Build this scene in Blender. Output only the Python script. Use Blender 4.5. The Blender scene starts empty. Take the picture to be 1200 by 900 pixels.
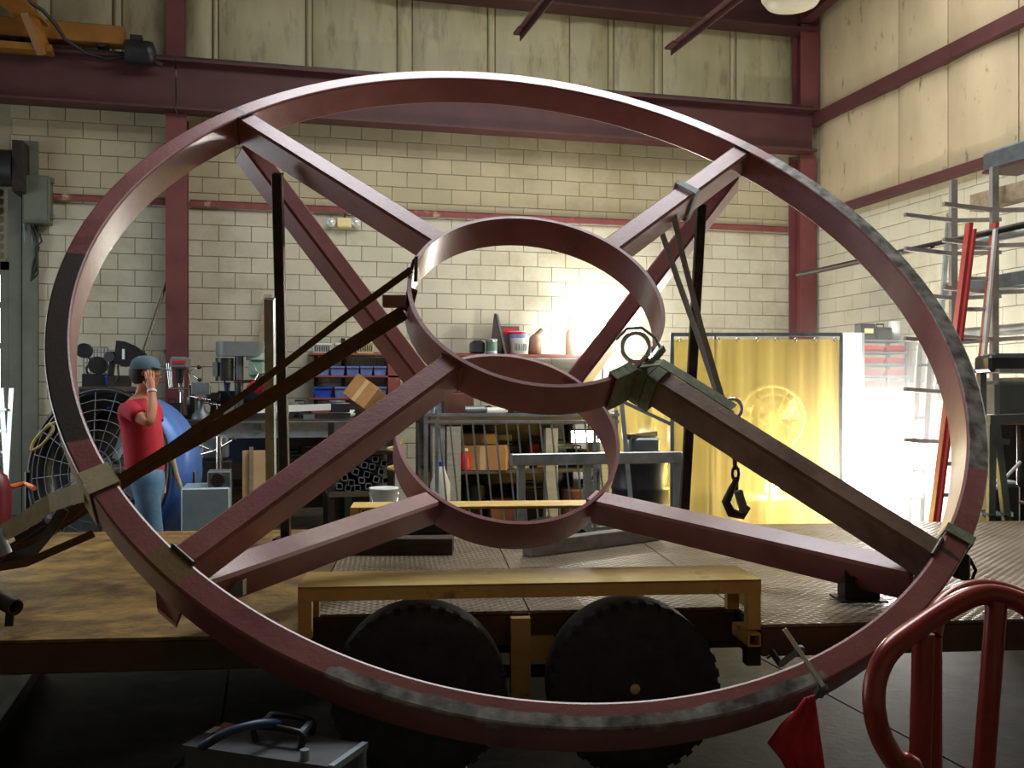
import bpy, math, random
from mathutils import Vector as V, Matrix as M
random.seed(7)
sc = bpy.context.scene
col = sc.collection
R_ = math.radians

# ---------------------------------------------------------------- camera
TH = R_(14.0)            # the camera looks 14 degrees to the right of the hall's long axis
H = 1.5                  # camera height
F = 1150.0               # focal length for a 1200 px wide picture
HOR = 460.0
CR = V((math.cos(TH), -math.sin(TH), 0)); CF = V((math.sin(TH), math.cos(TH), 0)); CU = V((0, 0, 1))
cd = bpy.data.cameras.new('camera'); cam = bpy.data.objects.new('camera', cd); col.objects.link(cam)
cam.location = (0, 0, H); cam.rotation_euler = (R_(90), 0, -TH)
cd.sensor_width = 36; cd.lens = F / 1200 * 36; cd.shift_y = (HOR - 450) / 1200; cd.clip_start = .05; cd.clip_end = 200
sc.camera = cam

# ---------------------------------------------------------------- light
w = bpy.data.worlds.new('world'); sc.world = w; w.use_nodes = True
bg = w.node_tree.nodes['Background']; bg.inputs[0].default_value = (.95, 1, .78, 1); bg.inputs[1].default_value = 5.0
sc.view_settings.view_transform = 'Standard'; sc.view_settings.look = 'None'; sc.view_settings.gamma = 1
sc.view_settings.use_curve_mapping = False; sc.view_settings.exposure = -.12
def area(name, loc, rot, sx, sy, power, color):
    l = bpy.data.lights.new(name, 'AREA'); l.shape = 'RECTANGLE'; l.size = sx; l.size_y = sy; l.energy = power; l.color = color
    o = bpy.data.objects.new(name, l); o.location = loc; o.rotation_euler = rot; col.objects.link(o); return o
def onY_(px, py, Y): return P(px, py, Y / (math.cos(TH) - math.sin(TH) * (px - 600) / F))
def P(px, py, D): return V((0, 0, H)) + D * (CF + CR * ((px - 600) / F) + CU * ((HOR - py) / F))
area('roof_fill_rear', (4.0, 8.6, 7.35), (0, 0, 0), 6.0, 1.4, 320, (1, .97, .88))  # area lamp added under the closed roof for light from above
area('roof_fill_middle', (2.2, 6.5, 7.35), (0, 0, 0), 5.0, 1.5, 340, (.93, .96, 1))  # second added roof lamp, placed for the front faces and rim sheen
area('left_wall_fill', (-5.9, 9.0, 2.3), (0, R_(-90), 0), 3.6, 3.6, 150, (.86, .95, 1))  # lamp added at the solid left wall, for an unseen bay door
area('right_wall_fill', (7.6, 5.6, 2.0), (0, R_(90), 0), 3.4, 2.6, 45, (1, .93, .82))  # lamp added inside the right wall; no door is built there
GLARE_A = P(1050, 548, 9.85); GLARE_B = onY_(706, 388, 12.6); GLARE_C = P(905, 572, 10.3)  # centres of the added glowing balls

# ---------------------------------------------------------------- coordinates
def C2W(x, y, z): return CR * x + CF * y + V((0, 0, z))           # camera-aligned ground coordinates to world
def onz(px, py, z): return P(px, py, (H - z) * F / (py - HOR))
def Yd(px, Y): return Y / (math.cos(TH) - math.sin(TH) * (px - 600) / F)
def onY(px, py, Y): return P(px, py, Yd(px, Y))
def Xd(px, X): return X / (math.sin(TH) + math.cos(TH) * (px - 600) / F)
def onX(px, py, X): return P(px, py, Xd(px, X))
WY = 13.2; WX = 7.83

# ---------------------------------------------------------------- materials
def lin(h):
    out = []
    for i in (0, 2, 4):
        c = int(h[i:i + 2], 16) / 255
        out.append(c / 12.92 if c <= .04045 else ((c + .055) / 1.055) ** 2.4)
    return (*out, 1)
MATS = {}
def mat(name, c1, c2=None, scale=4., rough=.6, metal=0., bump=0., bscale=None, dirt=None, dscale=1.2, dmin=.55, dmax=.75, stretch=None, coat=0., spec=None):
    m = bpy.data.materials.new(name); m.use_nodes = True; nt = m.node_tree; N = nt.nodes; L = nt.links
    b = N['Principled BSDF']; b.inputs['Roughness'].default_value = rough; b.inputs['Metallic'].default_value = metal
    if coat: b.inputs['Coat Weight'].default_value = coat; b.inputs['Coat Roughness'].default_value = .25
    if spec is not None: b.inputs['Specular IOR Level'].default_value = spec
    g = N.new('ShaderNodeNewGeometry'); vec = g.outputs['Position']
    if stretch:
        mp = N.new('ShaderNodeMapping'); mp.inputs['Scale'].default_value = stretch; L.new(vec, mp.inputs[0]); vec = mp.outputs[0]
    n = N.new('ShaderNodeTexNoise'); n.inputs['Scale'].default_value = scale; n.inputs['Detail'].default_value = 7; n.inputs['Roughness'].default_value = .62
    L.new(vec, n.inputs[0])
    r = N.new('ShaderNodeValToRGB'); r.color_ramp.elements[0].position = .32; r.color_ramp.elements[1].position = .68
    r.color_ramp.elements[0].color = lin(c1); r.color_ramp.elements[1].color = lin(c2 or c1)
    L.new(n.outputs[0], r.inputs[0]); out = r.outputs[0]
    if dirt:
        n2 = N.new('ShaderNodeTexNoise'); n2.inputs['Scale'].default_value = dscale; n2.inputs['Detail'].default_value = 9; n2.inputs['Roughness'].default_value = .7
        L.new(vec, n2.inputs[0])
        mr = N.new('ShaderNodeMapRange'); mr.inputs[1].default_value = dmin; mr.inputs[2].default_value = dmax; L.new(n2.outputs[0], mr.inputs[0])
        mx = N.new('ShaderNodeMix'); mx.data_type = 'RGBA'; L.new(mr.outputs[0], mx.inputs[0]); L.new(out, mx.inputs[6]); mx.inputs[7].default_value = lin(dirt); out = mx.outputs[2]
    L.new(out, b.inputs['Base Color'])
    if bump:
        nb = N.new('ShaderNodeTexNoise'); nb.inputs['Scale'].default_value = bscale or scale * 6; nb.inputs['Detail'].default_value = 5; L.new(vec, nb.inputs[0])
        bp = N.new('ShaderNodeBump'); bp.inputs['Strength'].default_value = bump; bp.inputs['Distance'].default_value = .01
        L.new(nb.outputs[0], bp.inputs['Height']); L.new(bp.outputs[0], b.inputs['Normal'])
    MATS[name] = m
    return m
def emis(name, c, s):
    m = bpy.data.materials.new(name); m.use_nodes = True; nt = m.node_tree; nt.nodes.remove(nt.nodes['Principled BSDF'])
    e = nt.nodes.new('ShaderNodeEmission'); e.inputs[0].default_value = (*c, 1); e.inputs[1].default_value = s
    nt.links.new(e.outputs[0], nt.nodes['Material Output'].inputs[0]); return m
# steel and paint
primer = mat('primer_red', '83494a', '9c6260', 3, .36, 0, .12, 60, dirt='653034', dscale=2.2, coat=.35)
beamred = mat('beam_oxide', '432022', '502a2b', 2, .6, 0, .05, 20, dirt='2c1415', dscale=.9)
columnred = mat('column_oxide', '5f2d2e', '6c3838', 2, .6, 0, .05, 20, dirt='44201f', dscale=.9)
girtred = mat('girt_oxide', '6b3030', '80443f', 6, .65, 0, .05, 20, dirt='b8a890', dscale=3, dmin=.6, dmax=.7)
mill = mat('mill_scale', '3a3634', '6b625c', 9, .42, .7, .15, 50)
galv = mat('galvanised', '8d959c', 'b4bcc2', 7, .38, .75, .05, 30)
alu = mat('aluminium', 'b8bbbd', 'd8dadb', 6, .3, .8)
chrome = mat('chrome', 'd8dade', 'e8eaee', 4, .12, 1)
darksteel = mat('dark_steel', '2c2624', '4a403c', 6, .5, .6, .1, 40)
greysteel = mat('grey_steel', '5d6468', '7d868c', 5, .45, .5, .06, 40)
bluesteel = mat('blue_grey_sheet', '8fa4ae', 'a9bcc4', 3, .4, .4, dirt='6d7d86', dscale=2)
trailery = mat('trailer_yellow', 'b99546', 'd6b86c', 5, .55, 0, .08, 30, dirt='5e3a20', dscale=5, dmin=.58, dmax=.7)
trailerf = mat('trailer_frame', '4e3d1e', '614c24', 5, .65, 0, .08, 30, dirt='3a2a1a', dscale=3)
cranepaint = mat('crane_orange', '80521e', '98682a', 3, .5, 0, .05, 20, dirt='4a3015', dscale=2)
rubber = mat('tyre_rubber', '2a2b2e', '393b3f', 12, .75, 0, .2, 90)
rimblack = mat('wheel_black', '3e3e44', '525258', 8, .5, .3)
blackp = mat('black_plastic', '141416', '202124', 8, .45)
blacks = mat('black_satin', '1e1e22', '2a2b30', 8, .35)
greyp = mat('grey_enamel', '5c6264', '6f7678', 4, .4, 0)
greybox = mat('panel_grey', '585d52', '666b60', 3, .5, 0, dirt='4e544c', dscale=3)
greenp = mat('machine_green', '6f8f82', '86a396', 4, .45, 0)
bluep = mat('blue_plastic', '2440a0', '2f55c0', 5, .35)
bluet = mat('blue_translucent_bin', '5a6cb0', '8090c8', 6, .3)
blued = mat('blue_enamel', '26324e', '35466a', 4, .45)
fanblue = mat('fan_blue', '3a62b0', '5583cc', 4, .4, .1)
whitep = mat('white_plastic', 'cfd2cf', 'e2e4e2', 5, .4)
cream = mat('cream_plastic', 'd8c890', 'e5d8a8', 5, .45)
redp = mat('red_plastic', 'a81c28', 'c02a36', 6, .4)
redcloth = mat('red_cloth', 'c01822', 'd82a34', 9, .7)
flagred = mat('flag_red', 'b8202c', 'd83440', 7, .45)
card = mat('cardboard', 'a5794a', 'b98c5a', 6, .85)
cardl = mat('cardboard_light', 'c9a478', 'd8b68c', 6, .85)
wood = mat('timber', '8b7a62', 'a8977c', 3, .8, 0, .15, 20, stretch=(1, 9, 9))
wooddk = mat('timber_dark', '3a3129', '54483c', 3, .85, 0, .15, 20, stretch=(1, 9, 9))
woodgr = mat('timber_grey', '7e7d7a', '9b9a97', 3, .8, 0, .15, 20, stretch=(1, 9, 9))
shelfred = mat('shelf_red_brown', '7a3c36', '8e4c44', 4, .6)
webtan = mat('webbing_tan', 'a89a78', 'bcae8c', 30, .85, 0, .2, 300)
webbrown = mat('webbing_brown', '4e3a20', '64492a', 20, .8, 0, .2, 300)
webgrey = mat('webbing_grey', '9aa0a2', 'b4babb', 30, .8, 0, .2, 300)
webgreen = mat('webbing_green', '6a7058', '8a907a', 30, .8, 0, .2, 300)
skin = mat('skin', 'b87a5e', 'c98c70', 9, .55)
hairm = mat('hair_dark', '1c1512', '2a201b', 20, .7)
shirtm = mat('shirt_red', 'b01c30', 'c42a40', 8, .8, 0, .1, 25)
jeansm = mat('jeans_blue', '4a6c8c', '5f84a4', 9, .85, 0, .1, 60)
capm = mat('cap_grey_blue', '3f5560', '54707c', 9, .8)
ladderred = mat('fibreglass_red', 'a83a38', 'bc4c48', 5, .45)
concrete = mat('concrete', '443a30', '605345', 1.6, .7, 0, .15, 30, dirt='221d18', dscale=1.3, dmin=.42, dmax=.62)
rooft = mat('roof_sheet', '8a8676', '9a9686', 1, .7)
insul = mat('insulation_vinyl', '9e9878', 'b2ac8c', 1.1, .5, 0, .25, 5, dirt='5a4e38', dscale=2.6, dmin=.52, dmax=.8, stretch=(2.2, 2.2, .5))
insulr = mat('insulation_vinyl_warm', 'a99a7e', 'b8a98c', 1.1, .5, 0, .25, 5, dirt='453b31', dscale=3.4, dmin=.6, dmax=.72, stretch=(2, 2, .8))
mortar = mat('mortar', '8f876f', '9c947c', 6, .9)
doorgrey = mat('door_frame_grey', '585c50', '6a6e62', 3, .6)
orangehose = mat('hose_orange', 'd8602a', 'e0703a', 6, .5)
rope = mat('rope_yellow', 'b4a468', 'c8b87c', 20, .8)
lampwhite = mat('lamp_cream', 'cfc6ae', 'ddd5be', 3, .4)
lens = mat('lens_clear', 'c8d0d4', 'e0e6ea', 3, .1, .3)
whitesheet = mat('glare_sheet', 'e6e6e2', 'f2f2ee', 4, .8)
sparebare = mat('bare_spoke_steel', '6b544a', '917868', 5, .42, .1, .12, 50, dirt='5c3a32', dscale=2)
rackgrey = mat('rack_grey', '7c7772', '938d86', 5, .55, 0, dirt='5c5650', dscale=3)
plate_l = mat('deck_plate_rusty', '5c4422', 'a8853f', 5, .55, .15, .7, 30, dirt='40240f', dscale=4, dmin=.46, dmax=.66)
glowgreen = emis('glow_green_white', (.85, 1, .85), 22)
lampbulb = emis('bulb', (1, .98, .9), 6)

# painted block: small tone change from block to block
bm_ = mat('painted_block', 'b2ae9c', 'beb9a7', 1.3, .7, 0, .12, 60, dirt='968c6c', dscale=1.1, dmin=.5, dmax=.8)
def tone(m, amt):
    nt = m.node_tree; N = nt.nodes; L = nt.links; b = N['Principled BSDF']
    src = b.inputs['Base Color'].links[0].from_socket
    oi = N.new('ShaderNodeObjectInfo'); g = N.new('ShaderNodeNewGeometry')
    ad = N.new('ShaderNodeMath'); ad.operation = 'ADD'; L.new(oi.outputs['Random'], ad.inputs[0]); L.new(g.outputs['Random Per Island'], ad.inputs[1])
    fr = N.new('ShaderNodeMath'); fr.operation = 'FRACT'; L.new(ad.outputs[0], fr.inputs[0])
    mr = N.new('ShaderNodeMapRange'); mr.inputs[3].default_value = 1 - amt; mr.inputs[4].default_value = 1 + amt * .6; L.new(fr.outputs[0], mr.inputs[0])
    hs = N.new('ShaderNodeHueSaturation'); L.new(mr.outputs[0], hs.inputs['Value']); L.new(src, hs.inputs['Color']); L.new(hs.outputs[0], b.inputs['Base Color'])
def upper(m, c, z):      # the courses above the girt carry an older, tanner coat
    nt = m.node_tree; N = nt.nodes; L = nt.links; b = N['Principled BSDF']; src = b.inputs['Base Color'].links[0].from_socket
    g = N.new('ShaderNodeNewGeometry'); s = N.new('ShaderNodeSeparateXYZ'); L.new(g.outputs['Position'], s.inputs[0])
    gt = N.new('ShaderNodeMath'); gt.operation = 'GREATER_THAN'; gt.inputs[1].default_value = z; L.new(s.outputs[2], gt.inputs[0])
    mx = N.new('ShaderNodeMix'); mx.data_type = 'RGBA'; mx.blend_type = 'MULTIPLY'; L.new(gt.outputs[0], mx.inputs[0]); L.new(src, mx.inputs[6]); mx.inputs[7].default_value = c; L.new(mx.outputs[2], b.inputs['Base Color'])
upper(bm_, (.80, .74, .62, 1), 3.93)
tone(bm_, .06)
blockm = bm_
def treadmat():
    m = mat('deck_tread_plate', '6d5f4e', '8f8270', 2.5, .45, .45, 0, dirt='5a3a20', dscale=1.5, dmin=.5, dmax=.75)
    nt = m.node_tree; N = nt.nodes; L = nt.links; b = N['Principled BSDF']
    g = N.new('ShaderNodeNewGeometry'); out = None
    for ang in (45, -45):
        mp = N.new('ShaderNodeMapping'); mp.inputs['Rotation'].default_value = (0, 0, R_(ang + 7)); mp.inputs['Scale'].default_value = (1, 1, 1)
        L.new(g.outputs['Position'], mp.inputs[0])
        wv = N.new('ShaderNodeTexWave'); wv.inputs['Scale'].default_value = 8.5; L.new(mp.outputs[0], wv.inputs[0])
        if out is None: out = wv.outputs['Fac']
        else:
            mm = N.new('ShaderNodeMath'); mm.operation = 'MULTIPLY'; L.new(out, mm.inputs[0]); L.new(wv.outputs['Fac'], mm.inputs[1]); out = mm.outputs[0]
    bp = N.new('ShaderNodeBump'); bp.inputs['Strength'].default_value = .9; bp.inputs['Distance'].default_value = .012
    L.new(out, bp.inputs['Height']); L.new(bp.outputs[0], b.inputs['Normal'])
    return m
plate_r = treadmat()
def curtainmat():
    m = bpy.data.materials.new('welding_curtain_yellow'); m.use_nodes = True; nt = m.node_tree; N = nt.nodes; L = nt.links; N.remove(N['Principled BSDF'])
    tl = N.new('ShaderNodeBsdfTranslucent'); tl.inputs[0].default_value = (.78, .60, .20, 1)
    df = N.new('ShaderNodeBsdfDiffuse'); df.inputs[0].default_value = (.55, .44, .16, 1)
    tr = N.new('ShaderNodeBsdfTransparent'); tr.inputs[0].default_value = (.92, .74, .22, 1)
    gl = N.new('ShaderNodeBsdfGlossy'); gl.inputs[1].default_value = .2
    a = N.new('ShaderNodeMixShader'); a.inputs[0].default_value = .45; L.new(tl.outputs[0], a.inputs[1]); L.new(df.outputs[0], a.inputs[2])
    c = N.new('ShaderNodeMixShader'); c.inputs[0].default_value = .55; L.new(a.outputs[0], c.inputs[1]); L.new(tr.outputs[0], c.inputs[2])
    d = N.new('ShaderNodeMixShader'); d.inputs[0].default_value = .06; L.new(c.outputs[0], d.inputs[1]); L.new(gl.outputs[0], d.inputs[2])
    L.new(d.outputs[0], N['Material Output'].inputs[0]); return m
curtm = curtainmat()
def glassmat():
    m = bpy.data.materials.new('pane_glass'); m.use_nodes = True; nt = m.node_tree; N = nt.nodes; L = nt.links; N.remove(N['Principled BSDF'])
    tr = N.new('ShaderNodeBsdfTransparent'); gl = N.new('ShaderNodeBsdfGlossy'); gl.inputs[1].default_value = .05
    a = N.new('ShaderNodeMixShader'); a.inputs[0].default_value = .08; L.new(tr.outputs[0], a.inputs[1]); L.new(gl.outputs[0], a.inputs[2]); L.new(a.outputs[0], N['Material Output'].inputs[0]); return m
glassm = glassmat()
def rimmat():
    # red primer with bare mill scale where the paint is missing ("bare" vertex values) and a rust-tan ground patch ("tan")
    m = mat('wheel_rim_paint', '83494a', '9c6260', 3, .36, 0, .12, 60, dirt='653034', dscale=2.2, coat=.35)
    nt = m.node_tree; N = nt.nodes; L = nt.links; b = N['Principled BSDF']; src = b.inputs['Base Color'].links[0].from_socket
    g = N.new('ShaderNodeNewGeometry')
    nz = N.new('ShaderNodeTexNoise'); nz.inputs['Scale'].default_value = 9; nz.inputs['Detail'].default_value = 8; L.new(g.outputs['Position'], nz.inputs[0])
    n3 = N.new('ShaderNodeTexNoise'); n3.inputs['Scale'].default_value = 14; n3.inputs['Detail'].default_value = 6; L.new(g.outputs['Position'], n3.inputs[0])
    r3 = N.new('ShaderNodeValToRGB'); r3.color_ramp.elements[0].color = lin('5a5755'); r3.color_ramp.elements[1].color = lin('b4b1ae'); r3.color_ramp.elements[0].position = .35; r3.color_ramp.elements[1].position = .7
    L.new(n3.outputs[0], r3.inputs[0])
    cur = src; rough_f = None
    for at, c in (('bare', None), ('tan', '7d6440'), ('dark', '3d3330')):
        a = N.new('ShaderNodeAttribute'); a.attribute_name = at
        s = N.new('ShaderNodeMath'); s.operation = 'ADD'; L.new(a.outputs['Fac'], s.inputs[0]); L.new(nz.outputs[0], s.inputs[1])
        mr = N.new('ShaderNodeMapRange'); mr.inputs[1].default_value = .95; mr.inputs[2].default_value = 1.05; L.new(s.outputs[0], mr.inputs[0])
        mx = N.new('ShaderNodeMix'); mx.data_type = 'RGBA'; L.new(mr.outputs[0], mx.inputs[0]); L.new(cur, mx.inputs[6])
        if c: mx.inputs[7].default_value = lin(c)
        else: L.new(r3.outputs[0], mx.inputs[7]); rough_f = mr.outputs[0]
        cur = mx.outputs[2]
    L.new(cur, b.inputs['Base Color']); me = N.new('ShaderNodeMath'); me.operation = 'MULTIPLY'; me.inputs[1].default_value = .35; L.new(rough_f, me.inputs[0]); L.new(me.outputs[0], b.inputs['Metallic'])
    return m
rimm = rimmat()

# ---------------------------------------------------------------- mesh builder (world coordinates, or the frame given)
class MB:
    def __init__(s, fr=None): s.v = []; s.f = []; s.sm = []; s.fr = fr
    def add(s, vs, fs, smooth=False):
        o = len(s.v); s.v += [V(p) for p in vs]; s.f += [tuple(i + o for i in f) for f in fs]; s.sm += [smooth] * len(fs); return s
    def box(s, c, size, rot=None, bev=0):
        c = V(c); hx, hy, hz = (d / 2 for d in size); r = rot if rot is not None else M.Identity(3)
        if bev <= 0:
            vs = [c + r @ V((x * hx, y * hy, z * hz)) for x in (-1, 1) for y in (-1, 1) for z in (-1, 1)]
            return s.add(vs, [(0, 1, 3, 2), (4, 6, 7, 5), (0, 4, 5, 1), (2, 3, 7, 6), (0, 2, 6, 4), (1, 5, 7, 3)])
        b = min(bev, hx * .9, hy * .9, hz * .9); vs = []; ix = {}
        for x in (-1, 1):
            for y in (-1, 1):
                for z in (-1, 1):
                    for k in range(3):
                        q = [x * (hx - (0 if k == 0 else b)), y * (hy - (0 if k == 1 else b)), z * (hz - (0 if k == 2 else b))]
                        ix[(x, y, z, k)] = len(vs); vs.append(c + r @ V(q))
        fs = []
        def g(*p): return ix[p]
        for sg in (-1, 1):
            fs.append((g(sg, -1, -1, 0), g(sg, 1, -1, 0), g(sg, 1, 1, 0), g(sg, -1, 1, 0)))
            fs.append((g(-1, sg, -1, 1), g(1, sg, -1, 1), g(1, sg, 1, 1), g(-1, sg, 1, 1)))
            fs.append((g(-1, -1, sg, 2), g(1, -1, sg, 2), g(1, 1, sg, 2), g(-1, 1, sg, 2)))
        for a in (-1, 1):
            for d in (-1, 1):
                fs.append((g(a, d, -1, 0), g(a, d, 1, 0), g(a, d, 1, 1), g(a, d, -1, 1)))
                fs.append((g(a, -1, d, 0), g(a, 1, d, 0), g(a, 1, d, 2), g(a, -1, d, 2)))
                fs.append((g(-1, a, d, 1), g(1, a, d, 1), g(1, a, d, 2), g(-1, a, d, 2)))
                for e in (-1, 1): fs.append((g(a, d, e, 0), g(a, d, e, 1), g(a, d, e, 2)))
        return s.add(vs, fs)
    def bar(s, p0, p1, wd, ht, up=(0, 0, 1), bev=0):
        p0 = V(p0); p1 = V(p1); d = p1 - p0; L = d.length; x = d / L; u = V(up)
        y = u.cross(x)
        if y.length < 1e-4: y = V((0, 1, 0)).cross(x)
        y.normalize(); z = x.cross(y)
        return s.box((p0 + p1) / 2, (L, wd, ht), M((x, y, z)).transposed(), bev)
    def cyl(s, p0, p1, r0, r1=None, n=14, cap=True):
        p0 = V(p0); p1 = V(p1); r1 = r0 if r1 is None else r1; d = (p1 - p0).normalized()
        a = d.orthogonal().normalized(); b = d.cross(a); vs = []
        for p, r in ((p0, r0), (p1, r1)):
            for i in range(n):
                t = 2 * math.pi * i / n; vs.append(p + (a * math.cos(t) + b * math.sin(t)) * r)
        s.add(vs, [(i, (i + 1) % n, n + (i + 1) % n, n + i) for i in range(n)], True)
        if cap: s.add(vs, [tuple(range(n))[::-1], tuple(range(n, 2 * n))])
        return s
    def tube(s, pts, r, n=8, closed=False, cap=True):
        pts = [V(p) for p in pts]; m = len(pts); fr = None; vs = []
        for i, p in enumerate(pts):
            a = pts[(i - 1) % m] if (closed or i > 0) else p; b = pts[(i + 1) % m] if (closed or i < m - 1) else p
            d = (b - a).normalized()
            if fr is None: fr = d.orthogonal().normalized()
            fr = (fr - d * fr.dot(d)).normalized(); bi = d.cross(fr); rr = r[i] if isinstance(r, (list, tuple)) else r
            for k in range(n):
                t = 2 * math.pi * k / n; vs.append(p + (fr * math.cos(t) + bi * math.sin(t)) * rr)
        fs = []
        for i in range(m if closed else m - 1):
            j = (i + 1) % m
            for k in range(n): fs.append((i * n + k, i * n + (k + 1) % n, j * n + (k + 1) % n, j * n + k))
        s.add(vs, fs, True)
        if cap and not closed: s.add(vs, [tuple(range(n))[::-1], tuple(range((m - 1) * n, m * n))])
        return s
    def ribbon(s, pts, wid, th, side):          # strap: flat section swept along pts; side gives the width direction (one for all or one per point)
        pts = [V(p) for p in pts]; m = len(pts); vs = []
        for i, p in enumerate(pts):
            d = (pts[min(i + 1, m - 1)] - pts[max(i - 1, 0)]).normalized(); sd = V(side[i] if isinstance(side, list) else side)
            sd = (sd - d * sd.dot(d)).normalized(); nn = d.cross(sd)
            for a, b in ((-1, -1), (1, -1), (1, 1), (-1, 1)): vs.append(p + sd * a * wid / 2 + nn * b * th / 2)
        fs = [(i * 4 + k, i * 4 + (k + 1) % 4, i * 4 + 4 + (k + 1) % 4, i * 4 + 4 + k) for i in range(m - 1) for k in range(4)]
        fs += [(0, 1, 2, 3), tuple(4 * (m - 1) + k for k in (3, 2, 1, 0))]
        return s.add(vs, fs)
    def lathe(s, prof, c, axis=(0, 0, 1), n=24, closed=False, a0=0, a1=2 * math.pi, smooth=True):
        c = V(c); d = V(axis).normalized(); a = d.orthogonal().normalized(); b = d.cross(a); full = abs(a1 - a0 - 2 * math.pi) < 1e-6; vs = []; k = n if full else n + 1
        for r, h in prof:
            for i in range(k):
                t = a0 + (a1 - a0) * i / n; vs.append(c + d * h + (a * math.cos(t) + b * math.sin(t)) * r)
        fs = []; m = len(prof)
        for j in range(m if closed else m - 1):
            q = (j + 1) % m
            for i in range(n):
                i2 = (i + 1) % k; fs.append((j * k + i, j * k + i2, q * k + i2, q * k + i))
        s.add(vs, fs, smooth)
        if not closed and full:
            if prof[0][0] > 1e-4: s.add(vs, [tuple(range(k))[::-1]])
            if prof[-1][0] > 1e-4: s.add(vs, [tuple(range((m - 1) * k, m * k))])
        return s
    def prism(s, poly, ext):                    # polygon of 3D points pushed along ext
        n = len(poly); ext = V(ext); vs = [V(p) for p in poly] + [V(p) + ext for p in poly]
        return s.add(vs, [tuple(range(n))[::-1], tuple(range(n, 2 * n))] + [(i, (i + 1) % n, n + (i + 1) % n, n + i) for i in range(n)])
    def ball(s, c, r, n=12, sc3=(1, 1, 1)):
        c = V(c); vs = []; h = n // 2
        for j in range(h + 1):
            ph = math.pi * j / h
            for i in range(n):
                t = 2 * math.pi * i / n; vs.append(c + V((math.sin(ph) * math.cos(t) * r * sc3[0], math.sin(ph) * math.sin(t) * r * sc3[1], math.cos(ph) * r * sc3[2])))
        return s.add(vs, [(j * n + i, j * n + (i + 1) % n, (j + 1) * n + (i + 1) % n, (j + 1) * n + i) for j in range(h) for i in range(n)], True)
    def px(s, x0, y0, x1, y1, Y, dep, z0=None, bev=0):      # wall-parallel box whose front face fills a picture rectangle on the plane y = Y
        a = onY(x0, (y0 + y1) / 2, Y); b = onY(x1, (y0 + y1) / 2, Y); xm = (x0 + x1) / 2
        zt = onY(xm, y0, Y).z; zb = onY(xm, y1, Y).z if z0 is None else z0
        s.box(((a.x + b.x) / 2, Y + dep / 2, (zt + zb) / 2), (b.x - a.x, dep, zt - zb), None, bev); s.last = (a.x, b.x, zb, zt); return s
    def build(s, name, m, parent=None, keep=False):
        vs = [s.fr @ p for p in s.v] if s.fr else s.v
        if parent is not None: inv = RM[parent.name].inverted(); vs = [inv @ p for p in vs]; loc = None
        else:
            lo = V((min(p.x for p in vs), min(p.y for p in vs), min(p.z for p in vs))); hi = V((max(p.x for p in vs), max(p.y for p in vs), max(p.z for p in vs)))
            loc = V(((lo.x + hi.x) / 2, (lo.y + hi.y) / 2, lo.z)); vs = [p - loc for p in vs]
        me = bpy.data.meshes.new(name); me.from_pydata([tuple(p) for p in vs], [], s.f); me.update()
        import bmesh
        b = bmesh.new(); b.from_mesh(me); bmesh.ops.recalc_face_normals(b, faces=b.faces); b.to_mesh(me); b.free()
        for p, sm in zip(me.polygons, s.sm): p.use_smooth = sm
        me.materials.append(m)
        o = bpy.data.objects.new(name, me); col.objects.link(o)
        if parent is not None: o.parent = parent; RM[o.name] = RM[parent.name]
        else: o.location = loc; RM[o.name] = M.Translation(loc)
        return o
RM = {}
def tag(o, label, cat, group=None, kind=None):
    if label: o['label'] = label
    if cat: o['category'] = cat
    if group: o['group'] = group
    if kind: o['kind'] = kind
    return o
def thing(name, label, cat, loc, group=None, rotz=0):
    o = bpy.data.objects.new(name, None); o.empty_display_size = .1; col.objects.link(o); o.location = loc; o.rotation_euler = (0, 0, rotz)
    RM[o.name] = M.Translation(V(loc)) @ M.Rotation(rotz, 4, 'Z'); return tag(o, label, cat, group)
def struct(o): o['kind'] = 'structure'; return o
# ================================================================ the hall
XL, YF, ZR = -6.0, -3.0, 7.6
fl = struct(MB().box(((XL + WX) / 2, (YF + WY) / 2, -.11), (WX - XL + 1, WY - YF + 1, .2)).build('floor', concrete))
sx, sy = 2.9, 2.9
x = XL
while x < WX:
    y = YF
    while y < WY:
        x1 = min(x + sx, WX); y1 = min(y + sy, WY)
        MB().box(((x + x1) / 2, (y + y1) / 2, -.005), (x1 - x - .012, y1 - y - .012, .01)).build('floor_slab', concrete, fl); y += sy
    x += sx
struct(MB().box(((XL + WX) / 2, (YF + WY) / 2, ZR + .1), (WX - XL + .6, WY - YF + .6, .2)).build('ceiling', rooft))
struct(MB().box((XL - .1, (YF + WY) / 2, ZR / 2), (.2, WY - YF, ZR)).build('wall_left', mortar))
struct(MB().box(((XL + WX) / 2, YF - .1, ZR / 2), (WX - XL, .2, ZR)).build('wall_front', mortar))
tag(MB().box((0, 40, -.06), (120, 52, .1)).build('ground_outside', concrete), None, None, None, 'structure')

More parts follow.
